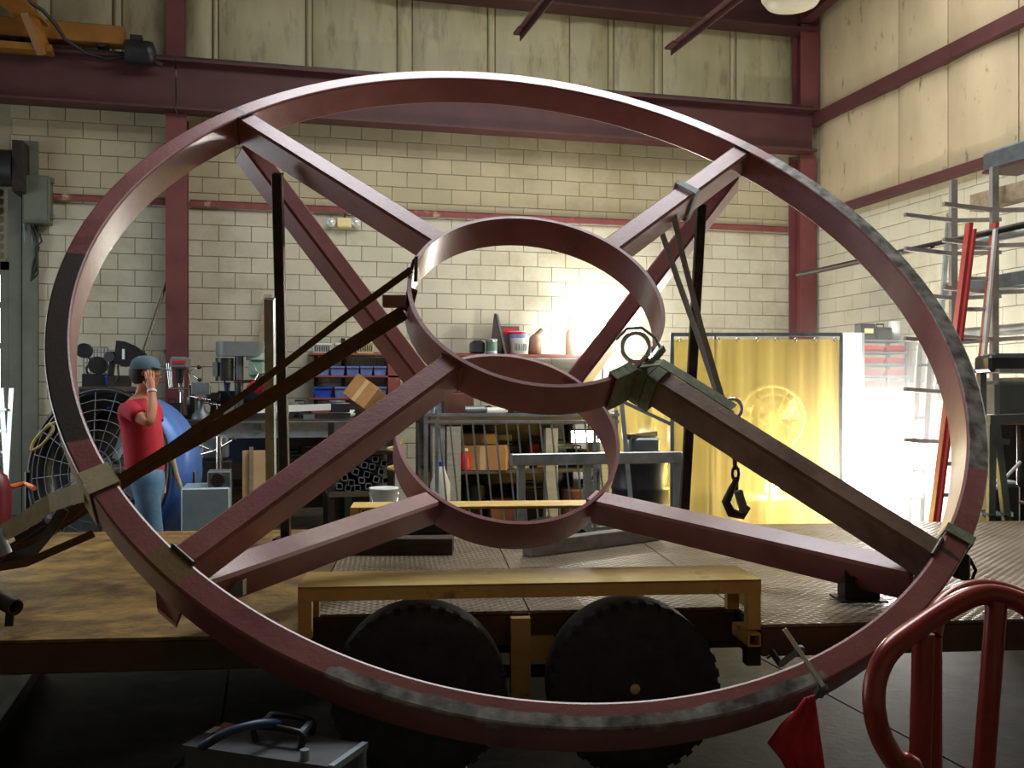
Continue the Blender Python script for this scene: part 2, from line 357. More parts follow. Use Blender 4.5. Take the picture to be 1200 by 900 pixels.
# door opening at the far left of the rear wall
DX0, DX1, DZ = -5.4, onY(12, 400, WY).x, 3.1
wb = MB()
wb.box(((DX1 + WX) / 2 + .1, WY + .11, ZR / 2), (WX - DX1 + .2, .2, ZR)); wb.box(((XL + DX0) / 2, WY + .11, ZR / 2), (DX0 - XL, .2, ZR)); wb.box(((DX0 + DX1) / 2, WY + .11, (DZ + ZR) / 2), (DX1 - DX0, .2, ZR - DZ))
wall_b = struct(wb.build('wall_back', mortar))
wr = MB(); wr.box((WX + .11, (YF + WY) / 2, ZR / 2), (.2, WY - YF + .2, ZR)); wall_r = struct(wr.build('wall_right', mortar))
BL, BH = .4064, .2032
def blocks(wall, axis, a0, a1, ztop, vis):
    # blocks proud of recessed joints; 300 nearest in view are single objects that share one mesh
    hb = MB().box((0, 0, 0), (BL - .007, .05, BH - .007), None, .004); proto = None; rest = MB(); cells = []
    nr = int(ztop / BH)
    for r in range(nr):
        off = (r % 2) * BL / 2; k = math.floor((a0 - off) / BL)
        while True:
            c0 = off + k * BL; c1 = c0 + BL; k += 1
            if c0 > a1: break
            lo, hi = max(c0, a0), min(c1, a1)
            if hi - lo < .08: continue
            cells.append(((lo + hi) / 2, hi - lo, (r + .5) * BH))
    ranked = sorted([c for c in cells if c[1] > BL - .01 and vis(c)], key=lambda c: vis(c))[:300]; chosen = set(ranked)
    rot = M.Identity(3) if axis == 'x' else M.Rotation(R_(90), 3, 'Z')
    for c in cells:
        pos = V((c[0], WY + .02, c[2])) if axis == 'x' else V((WX + .02, c[0], c[2]))
        if c in chosen:
            if proto is None:
                h = MB(); h.v = [rot @ p for p in hb.v]; h.f = hb.f; h.sm = hb.sm
                RM['__o'] = M.Identity(4)
                me_o = h.build('block', blockm); me = me_o.data; me_o.parent = wall; me_o.location = pos + V((0, 0, -(BH - .007) / 2)) - RM[wall.name].translation; proto = me_o
            else:
                o = proto.copy(); col.objects.link(o); o.location = pos + V((0, 0, -(BH - .007) / 2)) - RM[wall.name].translation
        else: rest.box(pos, (c[1] - .007, .05, BH - .007), rot, .004)
    ro = rest.build('block_courses', blockm, wall); ro['kind'] = 'stuff'
def visb(c):
    D = V((c[0], WY, 0)).dot(CF); px = 600 + F * V((c[0], WY, 0)).dot(CR) / D; py = HOR - F * (c[2] - H) / D
    return D if (20 < px < 940 and 130 < py < 440) else 0
def visr(c):
    D = V((WX, c[0], 0)).dot(CF); px = 600 + F * V((WX, c[0], 0)).dot(CR) / D; py = HOR - F * (c[2] - H) / D
    return D if (950 < px < 1215 and 170 < py < 620) else 0
blocks(wall_b, 'x', DX1, WX - .02, 5.08, visb)
blocks(wall_r, 'y', 2.0, WY - .02, 4.08, visr)

# insulation blankets with sagging vinyl faces, one part per strip
def blanket(wall, m, axis, a0, a1, z0, z1, puff, seed):
    rnd = random.Random(seed); nu, nv = 10, 8; vs = []; ph = rnd.uniform(0, 6)
    for j in range(nv + 1):
        for i in range(nu + 1):
            u, v = i / nu, j / nv; e = (math.sin(math.pi * u) ** .5) * (math.sin(math.pi * (v * .9 + .05)) ** .4)
            d = .012 + puff * e * (1 + .25 * math.sin(7 * u + ph) * math.sin(5 * v + ph)); a = a0 + (a1 - a0) * u; z = z0 + (z1 - z0) * v
            vs.append((a, WY - d, z) if axis == 'x' else (WX - d, a, z))
    fs = [(j * (nu + 1) + i, j * (nu + 1) + i + 1, (j + 1) * (nu + 1) + i + 1, (j + 1) * (nu + 1) + i) for j in range(nv) for i in range(nu)]
    k = len(vs); b = [(a0, z0), (a1, z0), (a1, z1), (a0, z1)]
    bk = [((a, WY + .005, z) if axis == 'x' else (WX + .005, a, z)) for a, z in b]
    n1 = nu + 1; ring = list(range(n1)) ; mb = MB().add(vs, fs, True); mb.add(bk, [(0, 1, 2, 3)])
    bot = [vs[i] for i in range(n1)] + [bk[1], bk[0]]; top = [vs[nv * n1 + i] for i in range(n1)] + [bk[2], bk[3]]
    lef = [vs[j * n1] for j in range(nv + 1)] + [bk[3], bk[0]]; rig = [vs[j * n1 + nu] for j in range(nv + 1)] + [bk[2], bk[1]]
    for q in (bot, top, lef, rig): mb.add(q, [tuple(range(len(q)))])
    return mb.build('insulation_strip', m, wall)
seams = [-20, 60, 132, 143, 215, 249, 256, 358, 366, 465, 483, 571, 580, 667, 712, 719, 766, 776, 855, 862, 930]
for i in range(len(seams) - 1):
    a, b = onY(seams[i], 60, WY).x, onY(seams[i + 1], 60, WY).x
    blanket(wall_b, insul, 'x', a + .009, b - .009, 5.08, 7.55, .05 if b - a > .3 else .02, i)
ys = [onX(px, 120, WX).y for px in (962, 1054, 1112, 1195)] + [7.6, 6.4]
for i in range(len(ys) - 1):
    blanket(wall_r, insulr, 'y', ys[i + 1] + .009, ys[i] - .009, 4.12, 5.42, .06, 40 + i)
    blanket(wall_r, insulr, 'y', ys[i + 1] + .009, ys[i] - .009, 5.52, 7.55, .06, 60 + i)
struct(MB().bar((WX - .06, 4, 5.47), (WX - .06, WY - .3, 5.47), .16, .17).build('trim_1', beamred))
struct(MB().bar((WX - .06, 4, 4.06), (WX - .06, WY - .3, 4.06), .16, .10).build('trim_2', beamred))

def ibeam(mb, p0, p1, h, wd, tf, tw, up=(0, 0, 1)):
    p0, p1, u = V(p0), V(p1), V(up)
    for s in (-1, 1): mb.bar(p0 + u * s * (h - tf) / 2, p1 + u * s * (h - tf) / 2, wd, tf, up)
    mb.bar(p0, p1, tw, h - 2 * tf, up); return mb
# columns
c1x = (onY(196, 300, 12.9).x + onY(218, 300, 12.9).x) / 2; c2x = (onY(934, 300, 12.9).x + onY(954, 300, 12.9).x) / 2
tag(ibeam(MB(), (c1x, 12.99, 0), (c1x, 12.99, 4.96), .34, .25, .02, .014, (0, 1, 0)).build('steel_column', columnred), 'dark red steel column standing behind the drill press on rear wall', 'column', 'wall columns')
tag(ibeam(MB(), (c2x, 12.99, 0), (c2x, 12.99, 4.96), .34, .25, .02, .014, (0, 1, 0)).build('steel_column', columnred), 'dark red steel column in the far right corner', 'column', 'wall columns')
tag(ibeam(MB(), (c1x - .02, 13.03, 5.62), (c1x - .02, 13.03, 7.55), .18, .22, .02, .014, (0, 1, 0)).build('wall_post', columnred), 'red steel post above runway beam beside the crane motor', 'column', 'posts above the beam')
tag(ibeam(MB(), (c2x + .02, 12.93, 5.62), (c2x + .02, 12.93, 7.55), .24, .3, .02, .014, (0, 1, 0)).build('wall_post', columnred), 'red steel post above the beam in far right corner', 'column', 'posts above the beam')
# crane runway beam, in bolted lengths
bt = thing('runway_beam', 'long dark red steel runway beam crossing rear wall behind ring top', 'beam', (2, 12.82, 4.98))
for a, b in ((-5.8, c1x - .01), (c1x + .01, 7.7)):
    ibeam(MB(), (a, 12.82, 5.29), (b, 12.82, 5.29), .62, .3, .03, .02).build('beam_length', beamred, bt)
MB().bar((-5.8, 12.80, 5.63), (7.7, 12.80, 5.63), .07, .06).build('crane_rail', darksteel, bt)
xx = -4.4
while xx < 7.4:
    MB().box((xx, 12.80 - .07, 5.612), (.06, .05, .024)).build('rail_clip', darksteel, bt); xx += .75
MB().px(381, 139, 384, 181, 12.67, .15).build('splice_joint', darksteel, bt) if False else None
tag(ibeam(MB(), (1.5, 12.9, 7.1), (7.75, 12.9, 7.1), .7, .34, .03, .02).build('roof_beam', beamred), 'dark red roof beam along the top edge above insulated wall', 'beam')
a = onX(955, 28, WX - .2)
tag(ibeam(MB(), (WX - .25, 13.1, 6.95), (WX - .25, 8.6, 7.3), .22, .16, .02, .014).build('roof_purlin', beamred), 'short dark red roof member running forward at upper right corner', 'beam')
# angle braces hanging off the roof
for nm, p0, p1 in (('left', (606, 40, 12.4), (660, -30, 10.2)), ('right', (783, 57, 12.6), (905, -40, 9.8))):
    A, B_ = P(*p0), P(*p1); mb = MB(); mb.bar(A, B_, .09, .012); up = V((0, 0, 1)); d = (B_ - A).normalized(); sd = up.cross(d).normalized()
    mb.bar(A + sd * .04 + up * -.04, B_ + sd * .04 + up * -.04, .012, .09)
    mb.bar(A - up * .0, A + up * .001 + d * .3, .1, .03)
    tag(mb.build('angle_brace', beamred), 'rusty red angle brace hanging down from roof, %s one of two' % nm, 'brace', 'roof angle braces')
# girt along the blocks
gx = [onY(60, 222, WY).x, c1x - .14, c1x + .14, c2x - .15]
for i, (a, b) in enumerate(((gx[0], gx[1]), (gx[2], gx[3]))):
    o = MB(); o.box(((a + b) / 2, WY - .035, 3.955), (b - a, .07, .012)); o.box(((a + b) / 2, WY - .064, 3.915), (b - a, .012, .08))
    struct(o.build('trim_%d' % (i + 3), girtred))

# door with glazed panes at far left
dz = [(-.0, .3)]
door = struct(MB().box((DX1 - .05, WY + .03, DZ / 2), (.10, .16, DZ)).box(((DX0 + DX1) / 2, WY + .03, DZ - .05), (DX1 - DX0, .16, .1)).build('door_1', doorgrey))
for zz in (.05, .95, onY(5, 482, WY).z, onY(5, 405, WY).z, onY(5, 357, WY).z, onY(5, 318, WY).z):
    MB().box(((DX0 + DX1) / 2, WY + .05, zz), (DX1 - DX0 - .1, .06, .07)).build('door_rail', doorgrey, door)
zz = [.08, .92, onY(5, 480, WY).z, onY(5, 407, WY).z, onY(5, 359, WY).z, onY(5, 320, WY).z]
for i in range(1, 5):
    MB().box(((DX0 + DX1) / 2, WY + .05, (zz[i] + zz[i + 1]) / 2), (DX1 - DX0 - .1, .008, zz[i + 1] - zz[i])).build('pane', glassm, door)
MB().box(((DX0 + DX1) / 2, WY + .05, .5), (DX1 - DX0 - .1, .03, .8)).build('door_panel', doorgrey, door)
# corrugated upper section of the door
xa, xb = DX0, DX1 - .1; z0 = onY(5, 315, WY).z; z1 = onY(5, 222, WY).z; n = 9
for i in range(n):
    MB().box(((xa + xb) / 2, WY - .02, z0 + (z1 - z0) * (i + .5) / n), (xb - xa, .035, (z1 - z0) / n * .82), None, .012).build('slat', greysteel, door)
MB().px(26, 165, 44, 565, WY - .09, .08, 0).build('door_jamb', doorgrey, door); MB().px(9, 222, 25, 565, WY - .05, .05, 0).build('door_track', greybox, door)
h = thing('door_drum_housing', 'dark roller housing above the glazed door at far left edge', 'roller housing', onY(8, 222, 12.9))
MB().cyl((DX0, 12.95, onY(5, 196, 12.9).z), (onY(16, 196, 12.9).x, 12.95, onY(5, 196, 12.9).z), .22, n=20).build('drum', blackp, h)
MB().px(14, 164, 27, 224, 12.78, .35).build('end_plate', darksteel, h)

# ================================================================ wall fittings
e = thing('electrical_box', 'grey metal electrical box mounted on block wall at far left', 'electrical box', onY(42, 262, WY - .2))
MB().px(26, 205, 58, 261, WY - .24, .22, bev=.012).build('cabinet', greybox, e)
MB().px(28, 208, 55, 258, WY - .252, .012).build('door', greybox, e)
MB().px(58, 208, 62, 214, WY - .2, .1).build('hinge', greysteel, e); MB().px(58, 250, 62, 256, WY - .2, .1).build('hinge', greysteel, e)
for px_ in (32, 41):
    MB().tube([onY(px_ - 3, 262, WY - .08), onY(px_ - 2, 290, WY - .06), onY(px_, 310, WY - .05), onY(px_, 470, WY - .05), onY(px_, 560, WY - .05)], .028, 10).build('conduit', greysteel, e)
for k, off in enumerate((0, 6, 11)):
    MB().tube([onY(36 + off * .6, 262, WY - .1), onY(38 + off, 275 + 4 * k, WY - .12), onY(46 - off * .4, 290, WY - .12), onY(39 + off * .5, 308 + 6 * k, WY - .1), onY(36, 330, WY - .08)], .012, 6).build('cable', blackp, e)
e = thing('emergency_light', 'small yellow emergency light with two round lamps on block wall', 'emergency light', onY(402, 267, WY - .12))
MB().px(395, 255, 412, 266, WY - .14, .12, bev=.012).build('housing', cream, e)
for px_ in (388, 417):
    c = onY(px_, 261, WY - .1); lm = MB().lathe([(.02, .06), (.05, .04), (.058, -.03)], c, (0, 1, 0), 16).build('lamp_head', whitep, e)
    MB().lathe([(.054, -.03), (.04, -.045), (0, -.05)], c, (0, 1, 0), 16).build('lens', lens, lm)
MB().tube([onY(404, 255, WY - .05), onY(404, 246, WY - .05), onY(398, 241, WY - .05)], .012, 6).build('wire', blackp, e)
# dome lamp under the roof
lp = thing('dome_lamp', 'cream bowl-shaped ceiling lamp cut off by the top edge', 'lamp', P(928, 12, 9.5))
c = P(928, 12, 9.5)
MB().lathe([(0, 0), (.14, .012), (.24, .05), (.29, .12), (.27, .2), (.2, .3), (.1, .4)], c, n=32).build('bowl', lampwhite, lp)
MB().cyl(c + V((0, 0, .38)), c + V((0, 0, 1.0)), .03).build('stem', greysteel, lp)
MB().lathe([(.12, .36), (.14, .4), (.1, .5), (.03, .54)], c, n=20).build('ballast_cap', greysteel, lp)

# ---------------------------------------------------------------- bridge crane upper left
cr = thing('bridge_crane', 'orange overhead crane girder on the runway beam at upper left', 'crane', onY(70, 75, 12.4))
A = onY(-60, 58, 12.75); B_ = onY(146, 72, 12.75); zb = 5.67
et = MB(); et.box(((A.x + B_.x) / 2, 12.78, zb + .16), (B_.x - A.x, .22, .22), None, .01); et.build('end_truck', cranepaint, cr)
MB().px(-40, 48, 60, 56, 12.55, .2).build('walkway_plate', cranepaint, cr)
g0 = onY(40, 30, 12.6); g1 = P(-30, -120, 8.5)
for k, sft in enumerate((0, -.75)):
    ibeam(MB(), V((g0.x + sft, 12.7, zb + .42)), V((g0.x + sft - .9, 6.0, zb + .42)), .46, .3, .03, .02).build('girder', cranepaint, cr)
MB().bar(onY(28, 2, 12.3), onY(52, 62, 12.62), .10, .16).build('knee_plate', cranepaint, cr)
MB().tube([onY(22, -5, 12.1), onY(50, 12, 12.2), onY(66, 30, 12.4), onY(76, 46, 12.5), onY(100, 62, 12.6), onY(125, 69, 12.6), onY(148, 66, 12.6)], .022, 6).build('power_cable', blackp, cr)
mc = onY(160, 62, 12.6)
mo = MB().cyl(mc + V((-.12, 0, 0)), mc + V((.14, 0, 0)), .15, n=20).build('drive_motor', blacks, cr)
MB().lathe([(.15, 0), (.14, .05), (.06, .08)], mc + V((.14, 0, 0)), (1, 0, 0), 20).build('fan_cover', blackp, mo); MB().box(mc + V((0, 0, .16)), (.14, .12, .08)).build('terminal_box', blackp, mo)
MB().cyl(mc + V((.1, 0, -.05)), mc + V((.3, 0, -.12)), .03).build('shaft', darksteel, mo)
for px_ in (20, 120):
    q = onY(px_, 75, 12.8); MB().cyl((q.x, 12.7, zb + .09), (q.x, 12.9, zb + .09), .085, n=20).build('track_wheel', darksteel, cr)
# ================================================================ trailer
TZ = .60; TY = R_(5)
TO = C2W(0, 3.72, 0)
tr = thing('flatbed_trailer', 'yellow two-axle flatbed trailer with steel deck carrying the big ring', 'trailer', TO, rotz=TY - TH)
TM = RM[tr.name]
def TL(v): return TM @ V(v)
def tmb(): return MB(TM)
LX0, LX1, WD = -5.2, 4.6, 2.84
NX0, NX1, ND = -.80, .97, .32      # wheel notch
def deckpart(x0, x1, y0, y1, m, name='deck_plate'):
    return tmb().box(((x0 + x1) / 2, (y0 + y1) / 2, TZ - .006), (x1 - x0 - .006, y1 - y0 - .006, .012)).build(name, m, tr)
for a, b in ((LX0, -3.0), (-3.0, NX0)): deckpart(a, b, .0, WD, plate_l)
deckpart(NX0, .1, ND, WD - ND, plate_r); deckpart(.1, NX1, ND, WD - ND, plate_r)
for a, b in ((NX1, 2.4), (2.4, LX1)): deckpart(a, b, 0, WD, plate_r)
for y in (0.03, WD - .03):
    for a, b in ((LX0, NX0), (NX1, LX1)): tmb().box(((a + b) / 2, y, TZ - .07), (b - a, .06, .11), None, .006).build('side_rail', trailerf, tr)
for y in (ND + .03, WD - ND - .03): tmb().box(((NX0 + NX1) / 2, y, TZ - .08), (NX1 - NX0, .06, .13), None, .006).build('inner_rail', trailerf, tr)
for x in (-4.9, -4.0, -3.1, -2.2, -1.4, NX0 - .04, NX1 + .04, 1.8, 2.7, 3.6, 4.5): tmb().box((x, WD / 2, TZ - .07), (.06, WD - .14, .1)).build('cross_member', trailerf, tr)
for y in (.75, WD - .75): tmb().box(((LX0 + LX1) / 2, y, TZ - .2), (LX1 - LX0, .08, .15)).build('main_beam', trailerf, tr)
def fender(yo, sgn, nm):
    f = tmb().box(((NX0 + NX1) / 2, yo + sgn * .155, .772), (NX1 - NX0, .31, .008)).build('fender', trailery, tr)
    tmb().box(((NX0 + NX1) / 2, yo + sgn * .004, .748), (NX1 - NX0, .008, .052)).build('fender_lip', trailery, f)
    for x, s in ((NX0 + .025, 1), (NX1 - .025, -1)):
        q = tmb(); q.box((x, yo + sgn * .03, (TZ - .02 + .77) / 2), (.05, .05, .77 - TZ + .02)); q.build('fender_post', trailery, f)
        q = tmb(); q.box((x, yo + sgn * .29, (TZ + .77) / 2), (.05, .04, .77 - TZ)); q.build('fender_post', trailery, f)
        q = tmb(); q.box((x - s * .022, yo + sgn * .16, .70), (.006, .25, .14)); q.build('end_plate', trailery, f)
    return f
fender(0, 1, 'near'); fender(WD, -1, 'far')
sq = tmb();
for dx, dz_, a, b in ((-.022, 0, .006, .05), (.022, 0, .006, .05), (0, .022, .05, .006), (0, -.022, .05, .006)): sq.box((NX1 - .04 + dx, .06, TZ - .05 + dz_), (a, .2, b))
sq.build('tube_end', trailery, tr)
def twheel(x, y, s, hubm):
    c = (x, y, .34)
    t = tmb().lathe([(.19, -.095), (.27, -.112), (.315, -.105), (.335, -.085), (.34, -.04), (.34, .04), (.335, .085), (.315, .105), (.27, .112), (.19, .095)], c, (0, 1, 0), 48).build('tyre', rubber, tr)
    for i in range(36):
        a = i / 36 * 2 * math.pi; q = tmb(); cc = V(c) + V((math.cos(a) * .325, s * .07, math.sin(a) * .325)); r = M.Rotation(-a, 3, 'Y')
        q.box(cc, (.026, .07, .03), r).build('tread_lug', rubber, t)
    w_ = tmb().lathe([(.19, .09), (.195, -.09), (.185, -.088), (.16, -.02), (.13, -.03), (.07, -.03), (.06, -.05), (0, -.05)] if s < 0 else [(.19, -.09), (.195, .09), (.185, .088), (.16, .02), (.13, .03), (.07, .03), (.06, .05), (0, .05)], c, (0, 1, 0), 32).build('wheel_disc', rimblack, tr)
    for i in range(5):
        a = i / 5 * 2 * math.pi; q = V(c) + V((math.cos(a) * .1, s * .03, math.sin(a) * .1)); tmb().cyl(q, q + V((0, s * .025, 0)), .012, n=6).build('wheel_nut', darksteel, w_)
    tmb().lathe([(.035, 0), (.034, .04), (.02, .055), (0, .058)], V(c) + V((0, s * .04, 0)), (0, s, 0), 16).build('hub_cap', hubm, w_)
AX = (-.35, .49)
for x in AX:
    twheel(x, .17, -1, cream if x > 0 else rimblack); twheel(x, WD - .17, 1, rimblack)
    tmb().cyl((x, .28, .34), (x, WD - .28, .34), .04).build('axle', darksteel, tr)
tmb().box((.06, .30, .42), (.08, .06, .32)).build('spring_hanger', trailery, tr); tmb().box((.15, .31, .45), (.1, .05, .1)).build('spring_hanger', trailery, tr)
tmb().box((.07, .33, .35), (.86, .05, .04)).build('leaf_spring', darksteel, tr)
for x in (NX0 - .02, NX1 + .08): tmb().box((x, .35, .45), (.06, .06, .2)).build('spring_hanger', trailerf, tr)
# timbers under the hub and other loose things on the deck
WHEEL_LOW = .686
def timber(a, b, ht, wd, m, label, nm='timber_block', z=TZ):
    A, B2 = onz(*a, z), onz(*b, z); A.z = B2.z = z + ht / 2
    return tag(MB().bar(A, B2, wd, ht, bev=.004).build(nm, m), label, 'timber', 'timbers on the deck')
timber((618, 652), (768, 632), .085, .09, woodgr, 'pale grey timber laid slanting under the right side of lower hub ring')
timber((380, 648), (531, 648), .09, .14, wooddk, 'dark timber block lying under the left front of lower hub ring')

# ================================================================ the big ring (double spoked wheel leaning on the trailer)
S = 4.65
WP = dict(xc=.0256, zc=.0972, az=.1976, el=.7659, R=.4611, t=.0213, w=.0368, r=.1323, a1=.004, a2=-.0334, a3=-.2072, a4=-.2534)
def cv(v): return CR * v[0] + CF * v[1] + CU * v[2]
az, el = WP['az'], WP['el']
nC = V((math.cos(el) * math.sin(az), -math.cos(el) * math.cos(az), math.sin(el)))
e1C = nC.cross(V((0, 0, 1))).normalized(); e2C = nC.cross(e1C)
NN, E1, E2 = cv(nC), cv(e1C), cv(e2C)
WC = V((0, 0, H)) + S * cv(V((WP['xc'], 1, WP['zc'])))
def wp(T, r, a):         # point at angle T (degrees), radius r and axial position a, in wheel units
    t = R_(T); return WC + S * (r * (math.cos(t) * E1 + math.sin(t) * E2) + a * NN)
def wdir(T): t = R_(T); return math.cos(t) * E1 + math.sin(t) * E2
Rw, tw, ww, rh = WP['R'], WP['t'], WP['w'], WP['r']
wheel = thing('spoked_steel_ring', 'huge red primed steel ring with double hub and eight box spokes on trailer', 'steel ring', wp(90, Rw, -ww))
def ringsection(mb, sec, n):
    k = len(sec); vs = [wp(360 * i / n, r, a) for i in range(n) for r, a in sec]
    mb.add(vs, [(i * k + j, i * k + (j + 1) % k, ((i + 1) % n) * k + (j + 1) % k, ((i + 1) % n) * k + j) for i in range(n) for j in range(k)], True)
c = .0022
sec = [(Rw - c, 0), (Rw - tw * .35, 0), (Rw - tw * .65, 0), (Rw - tw + c, 0), (Rw - tw + .3 * c, -.3 * c), (Rw - tw, -c), (Rw - tw, -ww + c), (Rw - tw + c, -ww), (Rw - c, -ww), (Rw, -ww + c), (Rw, -c), (Rw - .3 * c, -.3 * c)]
NS = 240
mb = MB(); meta = []
for j in range(12):      # one strip per face so that the box edges stay crisp
    q = (j + 1) % 12; vs_ = []
    for i in range(NS):
        for jj in (j, q): vs_.append(wp(360 * i / NS, *sec[jj])); meta.append((360 * i / NS, jj))
    mb.add(vs_, [(2 * i, 2 * i + 1, (2 * i + 3) % (2 * NS), (2 * i + 2) % (2 * NS)) for i in range(NS)], True)
rim = mb.build('rim', rimm, wheel)
def frng(T, a, b, s=3): 
    T = (T - a) % 360; L = (b - a) % 360
    return max(0., min(1., min(T, L - T) / s + .5)) if T < L + s else 0.
bare = rim.data.attributes.new('bare', 'FLOAT', 'POINT'); tan_ = rim.data.attributes.new('tan', 'FLOAT', 'POINT'); dark_ = rim.data.attributes.new('dark', 'FLOAT', 'POINT')
for vi, (T, j) in enumerate(meta):
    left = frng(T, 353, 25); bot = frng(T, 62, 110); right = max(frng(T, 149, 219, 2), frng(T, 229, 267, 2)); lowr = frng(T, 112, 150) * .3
    if True:
        v = 0; dk = 0
        front = j in (0, 1, 2, 3, 11)
        if front:
            v = max(right, lowr)
            v = max(v, bot * (1 if j in (0, 1, 11) else .15))
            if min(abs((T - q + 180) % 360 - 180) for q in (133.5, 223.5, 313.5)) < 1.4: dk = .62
        elif j == 10: v = .4 * max(bot, right, left)
        bare.data[vi].value = v
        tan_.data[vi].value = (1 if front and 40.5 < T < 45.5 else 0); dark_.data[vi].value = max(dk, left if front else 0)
def hub(a0, a1, nm):
    th = .0042; s2 = [(rh, a0), (rh, a1), (rh - th, a1), (rh - th, a0)]; mb = MB(); k = 4; n = 128
    vs = [wp(360 * i / n, r, a) for i in range(n) for r, a in s2]
    for j in range(4): mb.add([vs[i * 4 + q] for i in range(n) for q in (j, (j + 1) % 4)], [(2 * i, 2 * i + 1, (2 * i + 3) % (2 * n), (2 * i + 2) % (2 * n)) for i in range(n)], True)
    return mb.build(nm, primer, wheel)
hub(WP['a1'], WP['a2'], 'hub_ring'); hub(WP['a3'], WP['a4'], 'hub_ring')
spw = .0235
for T in (43.5, 133.5, 223.5, 313.5):
    tang = wdir(T + 90)
    A, B_ = wp(T, Rw - tw + .002, -ww / 2 + .0005), wp(T, rh - .003, -ww / 2 + .0005)
    sp = MB().bar(A, B_, spw * S, (ww - .003) * S, NN, .012).build('front_spoke', sparebare if T == 133.5 else primer, wheel)
    A, B_ = wp(T, Rw - tw * .8, -ww - .012), wp(T, rh - .004, (WP['a3'] + WP['a4']) / 2)
    sp2 = MB().bar(A, B_, spw * S, (ww - .003) * S, NN, .012).build('rear_spoke', primer, wheel)
    for s in (-1, 1):       # weld beads along the joints
        a0 = wp(T, Rw - tw, -.002) + tang * s * spw * S / 2; a1 = wp(T, Rw - tw, -ww + .002) + tang * s * spw * S / 2
        MB().tube([a0, (a0 + a1) / 2, a1], .008, 6).build('weld_bead', mill, sp)
        a0 = wp(T, rh, -.002) + tang * s * spw * S / 2; a1 = wp(T, rh, -.033) + tang * s * spw * S / 2
        MB().tube([a0, (a0 + a1) / 2, a1], .007, 6).build('weld_bead', primer, sp)
    a0 = wp(T, Rw - tw - .0008, .0) + tang * -spw * S / 2; a1 = wp(T, Rw - tw - .0008, 0.) + tang * spw * S / 2
    MB().tube([a0, (a0 + a1) / 2, a1], .009, 6).build('weld_bead', mill, sp)
# gusset leg, lower left, standing on the deck edge
gp = [P(182, 688, 3.62), P(184, 712, 3.62), P(206, 731, 3.60), P(218, 700, 3.5), P(215, 670, 3.5)]
MB().prism(gp, (NN * -.03)).build('gusset_foot', primer, wheel)
# square foot bracket, lower right
c = onz(1006, 702, TZ + .002); rt = M.Rotation(-TH, 3, 'Z')
br = MB().box(c + V((0, 0, .085)), (.15, .1, .165), rt).build('foot_bracket', darksteel, wheel)
MB().box(c + V((0, 0, .004)), (.2, .16, .008), rt).build('foot_plate', darksteel, br)
for dx in (-.04, .04): q = c + rt @ V((dx, -.05, .1)); MB().cyl(q, q + rt @ V((0, -.015, 0)), .012, n=6).build('bolt', darksteel, br)
# small steel cleat, lower left on the rear spoke
q = P(276, 688, 3.72); MB().box(q, (.07, .05, .06), rt).build('cleat', galv, wheel)
# clip plate on the left of the upper hub ring
q = P(463, 353, 4.52); MB().box(q, (.11, .09, .055), rt, .004).build('clip_plate', card if False else primer, wheel)

# props that hold the ring up
def prop(top, foot, label, w2=.055):
    t = thing('steel_prop', label, 'prop', foot, 'upright props under the ring')
    MB().bar(foot + V((0, 0, .012)), top, w2, w2 * 1.0, CF, .004).build('post', darksteel, t)
    MB().box(foot + V((0, 0, .006)), (.13, .13, .012), rt).build('base_plate', darksteel, t)
    return t
pl = prop(P(325, 203, 5.25), onz(335, 632, TZ), 'dark upright steel prop under the upper left front spoke')
A, B_ = P(316, 350, 5.35), P(318, 595, 5.75); MB().bar(A, B_, .05, .05, CF).build('brace_channel', galv, pl)
prop(P(822, 240, 5.78), onz(800, 634, TZ), 'dark upright steel prop under the upper right front spoke')
# ================================================================ straps, slings and clamps
def loop_pts(T, grow, dT=0.):      # closed path round the rim section at angle T
    g = grow; return [wp(T, Rw + g, g), wp(T, Rw + g, -ww - g), wp(T, Rw - tw - g, -ww - g), wp(T, Rw - tw - g, g), wp(T, Rw + g, g)]
def wrap(corners, wid, th, tgd):        # strap lying flat round a box section
    mb = MB(); cs_ = [V(c) for c in corners]; ce = sum(cs_[:4], V((0, 0, 0))) / 4
    for a, b in zip(cs_[:-1], cs_[1:]):
        d = (b - a).normalized() * th / 2; mb.bar(a - d, b + d, th, wid, tgd)
    return mb
def strap(name, label, root, cat='strap', grp='tie-down straps'): return thing(name, label, cat, root, grp)
# tan strap round the rim at left, tail pulled down-left
T0 = 30.5
st = strap('tie_down_strap', 'tan webbing strap looped round the left of the big ring', P(40, 620, 4.2))
tg = wdir(T0 + 90)
for k in (-1, 1):
    wrap(loop_pts(T0 + k * .75, .0012), .055, .005, tg).build('loop', webtan, st)
tl = [wp(T0 - .4, Rw + .001, -.012), P(84, 580, 3.75), P(58, 590, 3.95), P(28, 611, 4.05), P(-25, 640, 4.2)]
MB().ribbon(tl, .075, .005, V((0, 0, 1))).build('tail', webtan, st)
b = MB().ribbon([P(112, 556, 3.72), P(122, 551, 3.72)], .05, .03, V((0, 0, 1))).build('stitched_eye', webtan, st)
MB().cyl(P(-6, 622, 4.05), P(6, 650, 4.05), .03).build('anchor_bar', galv, st)
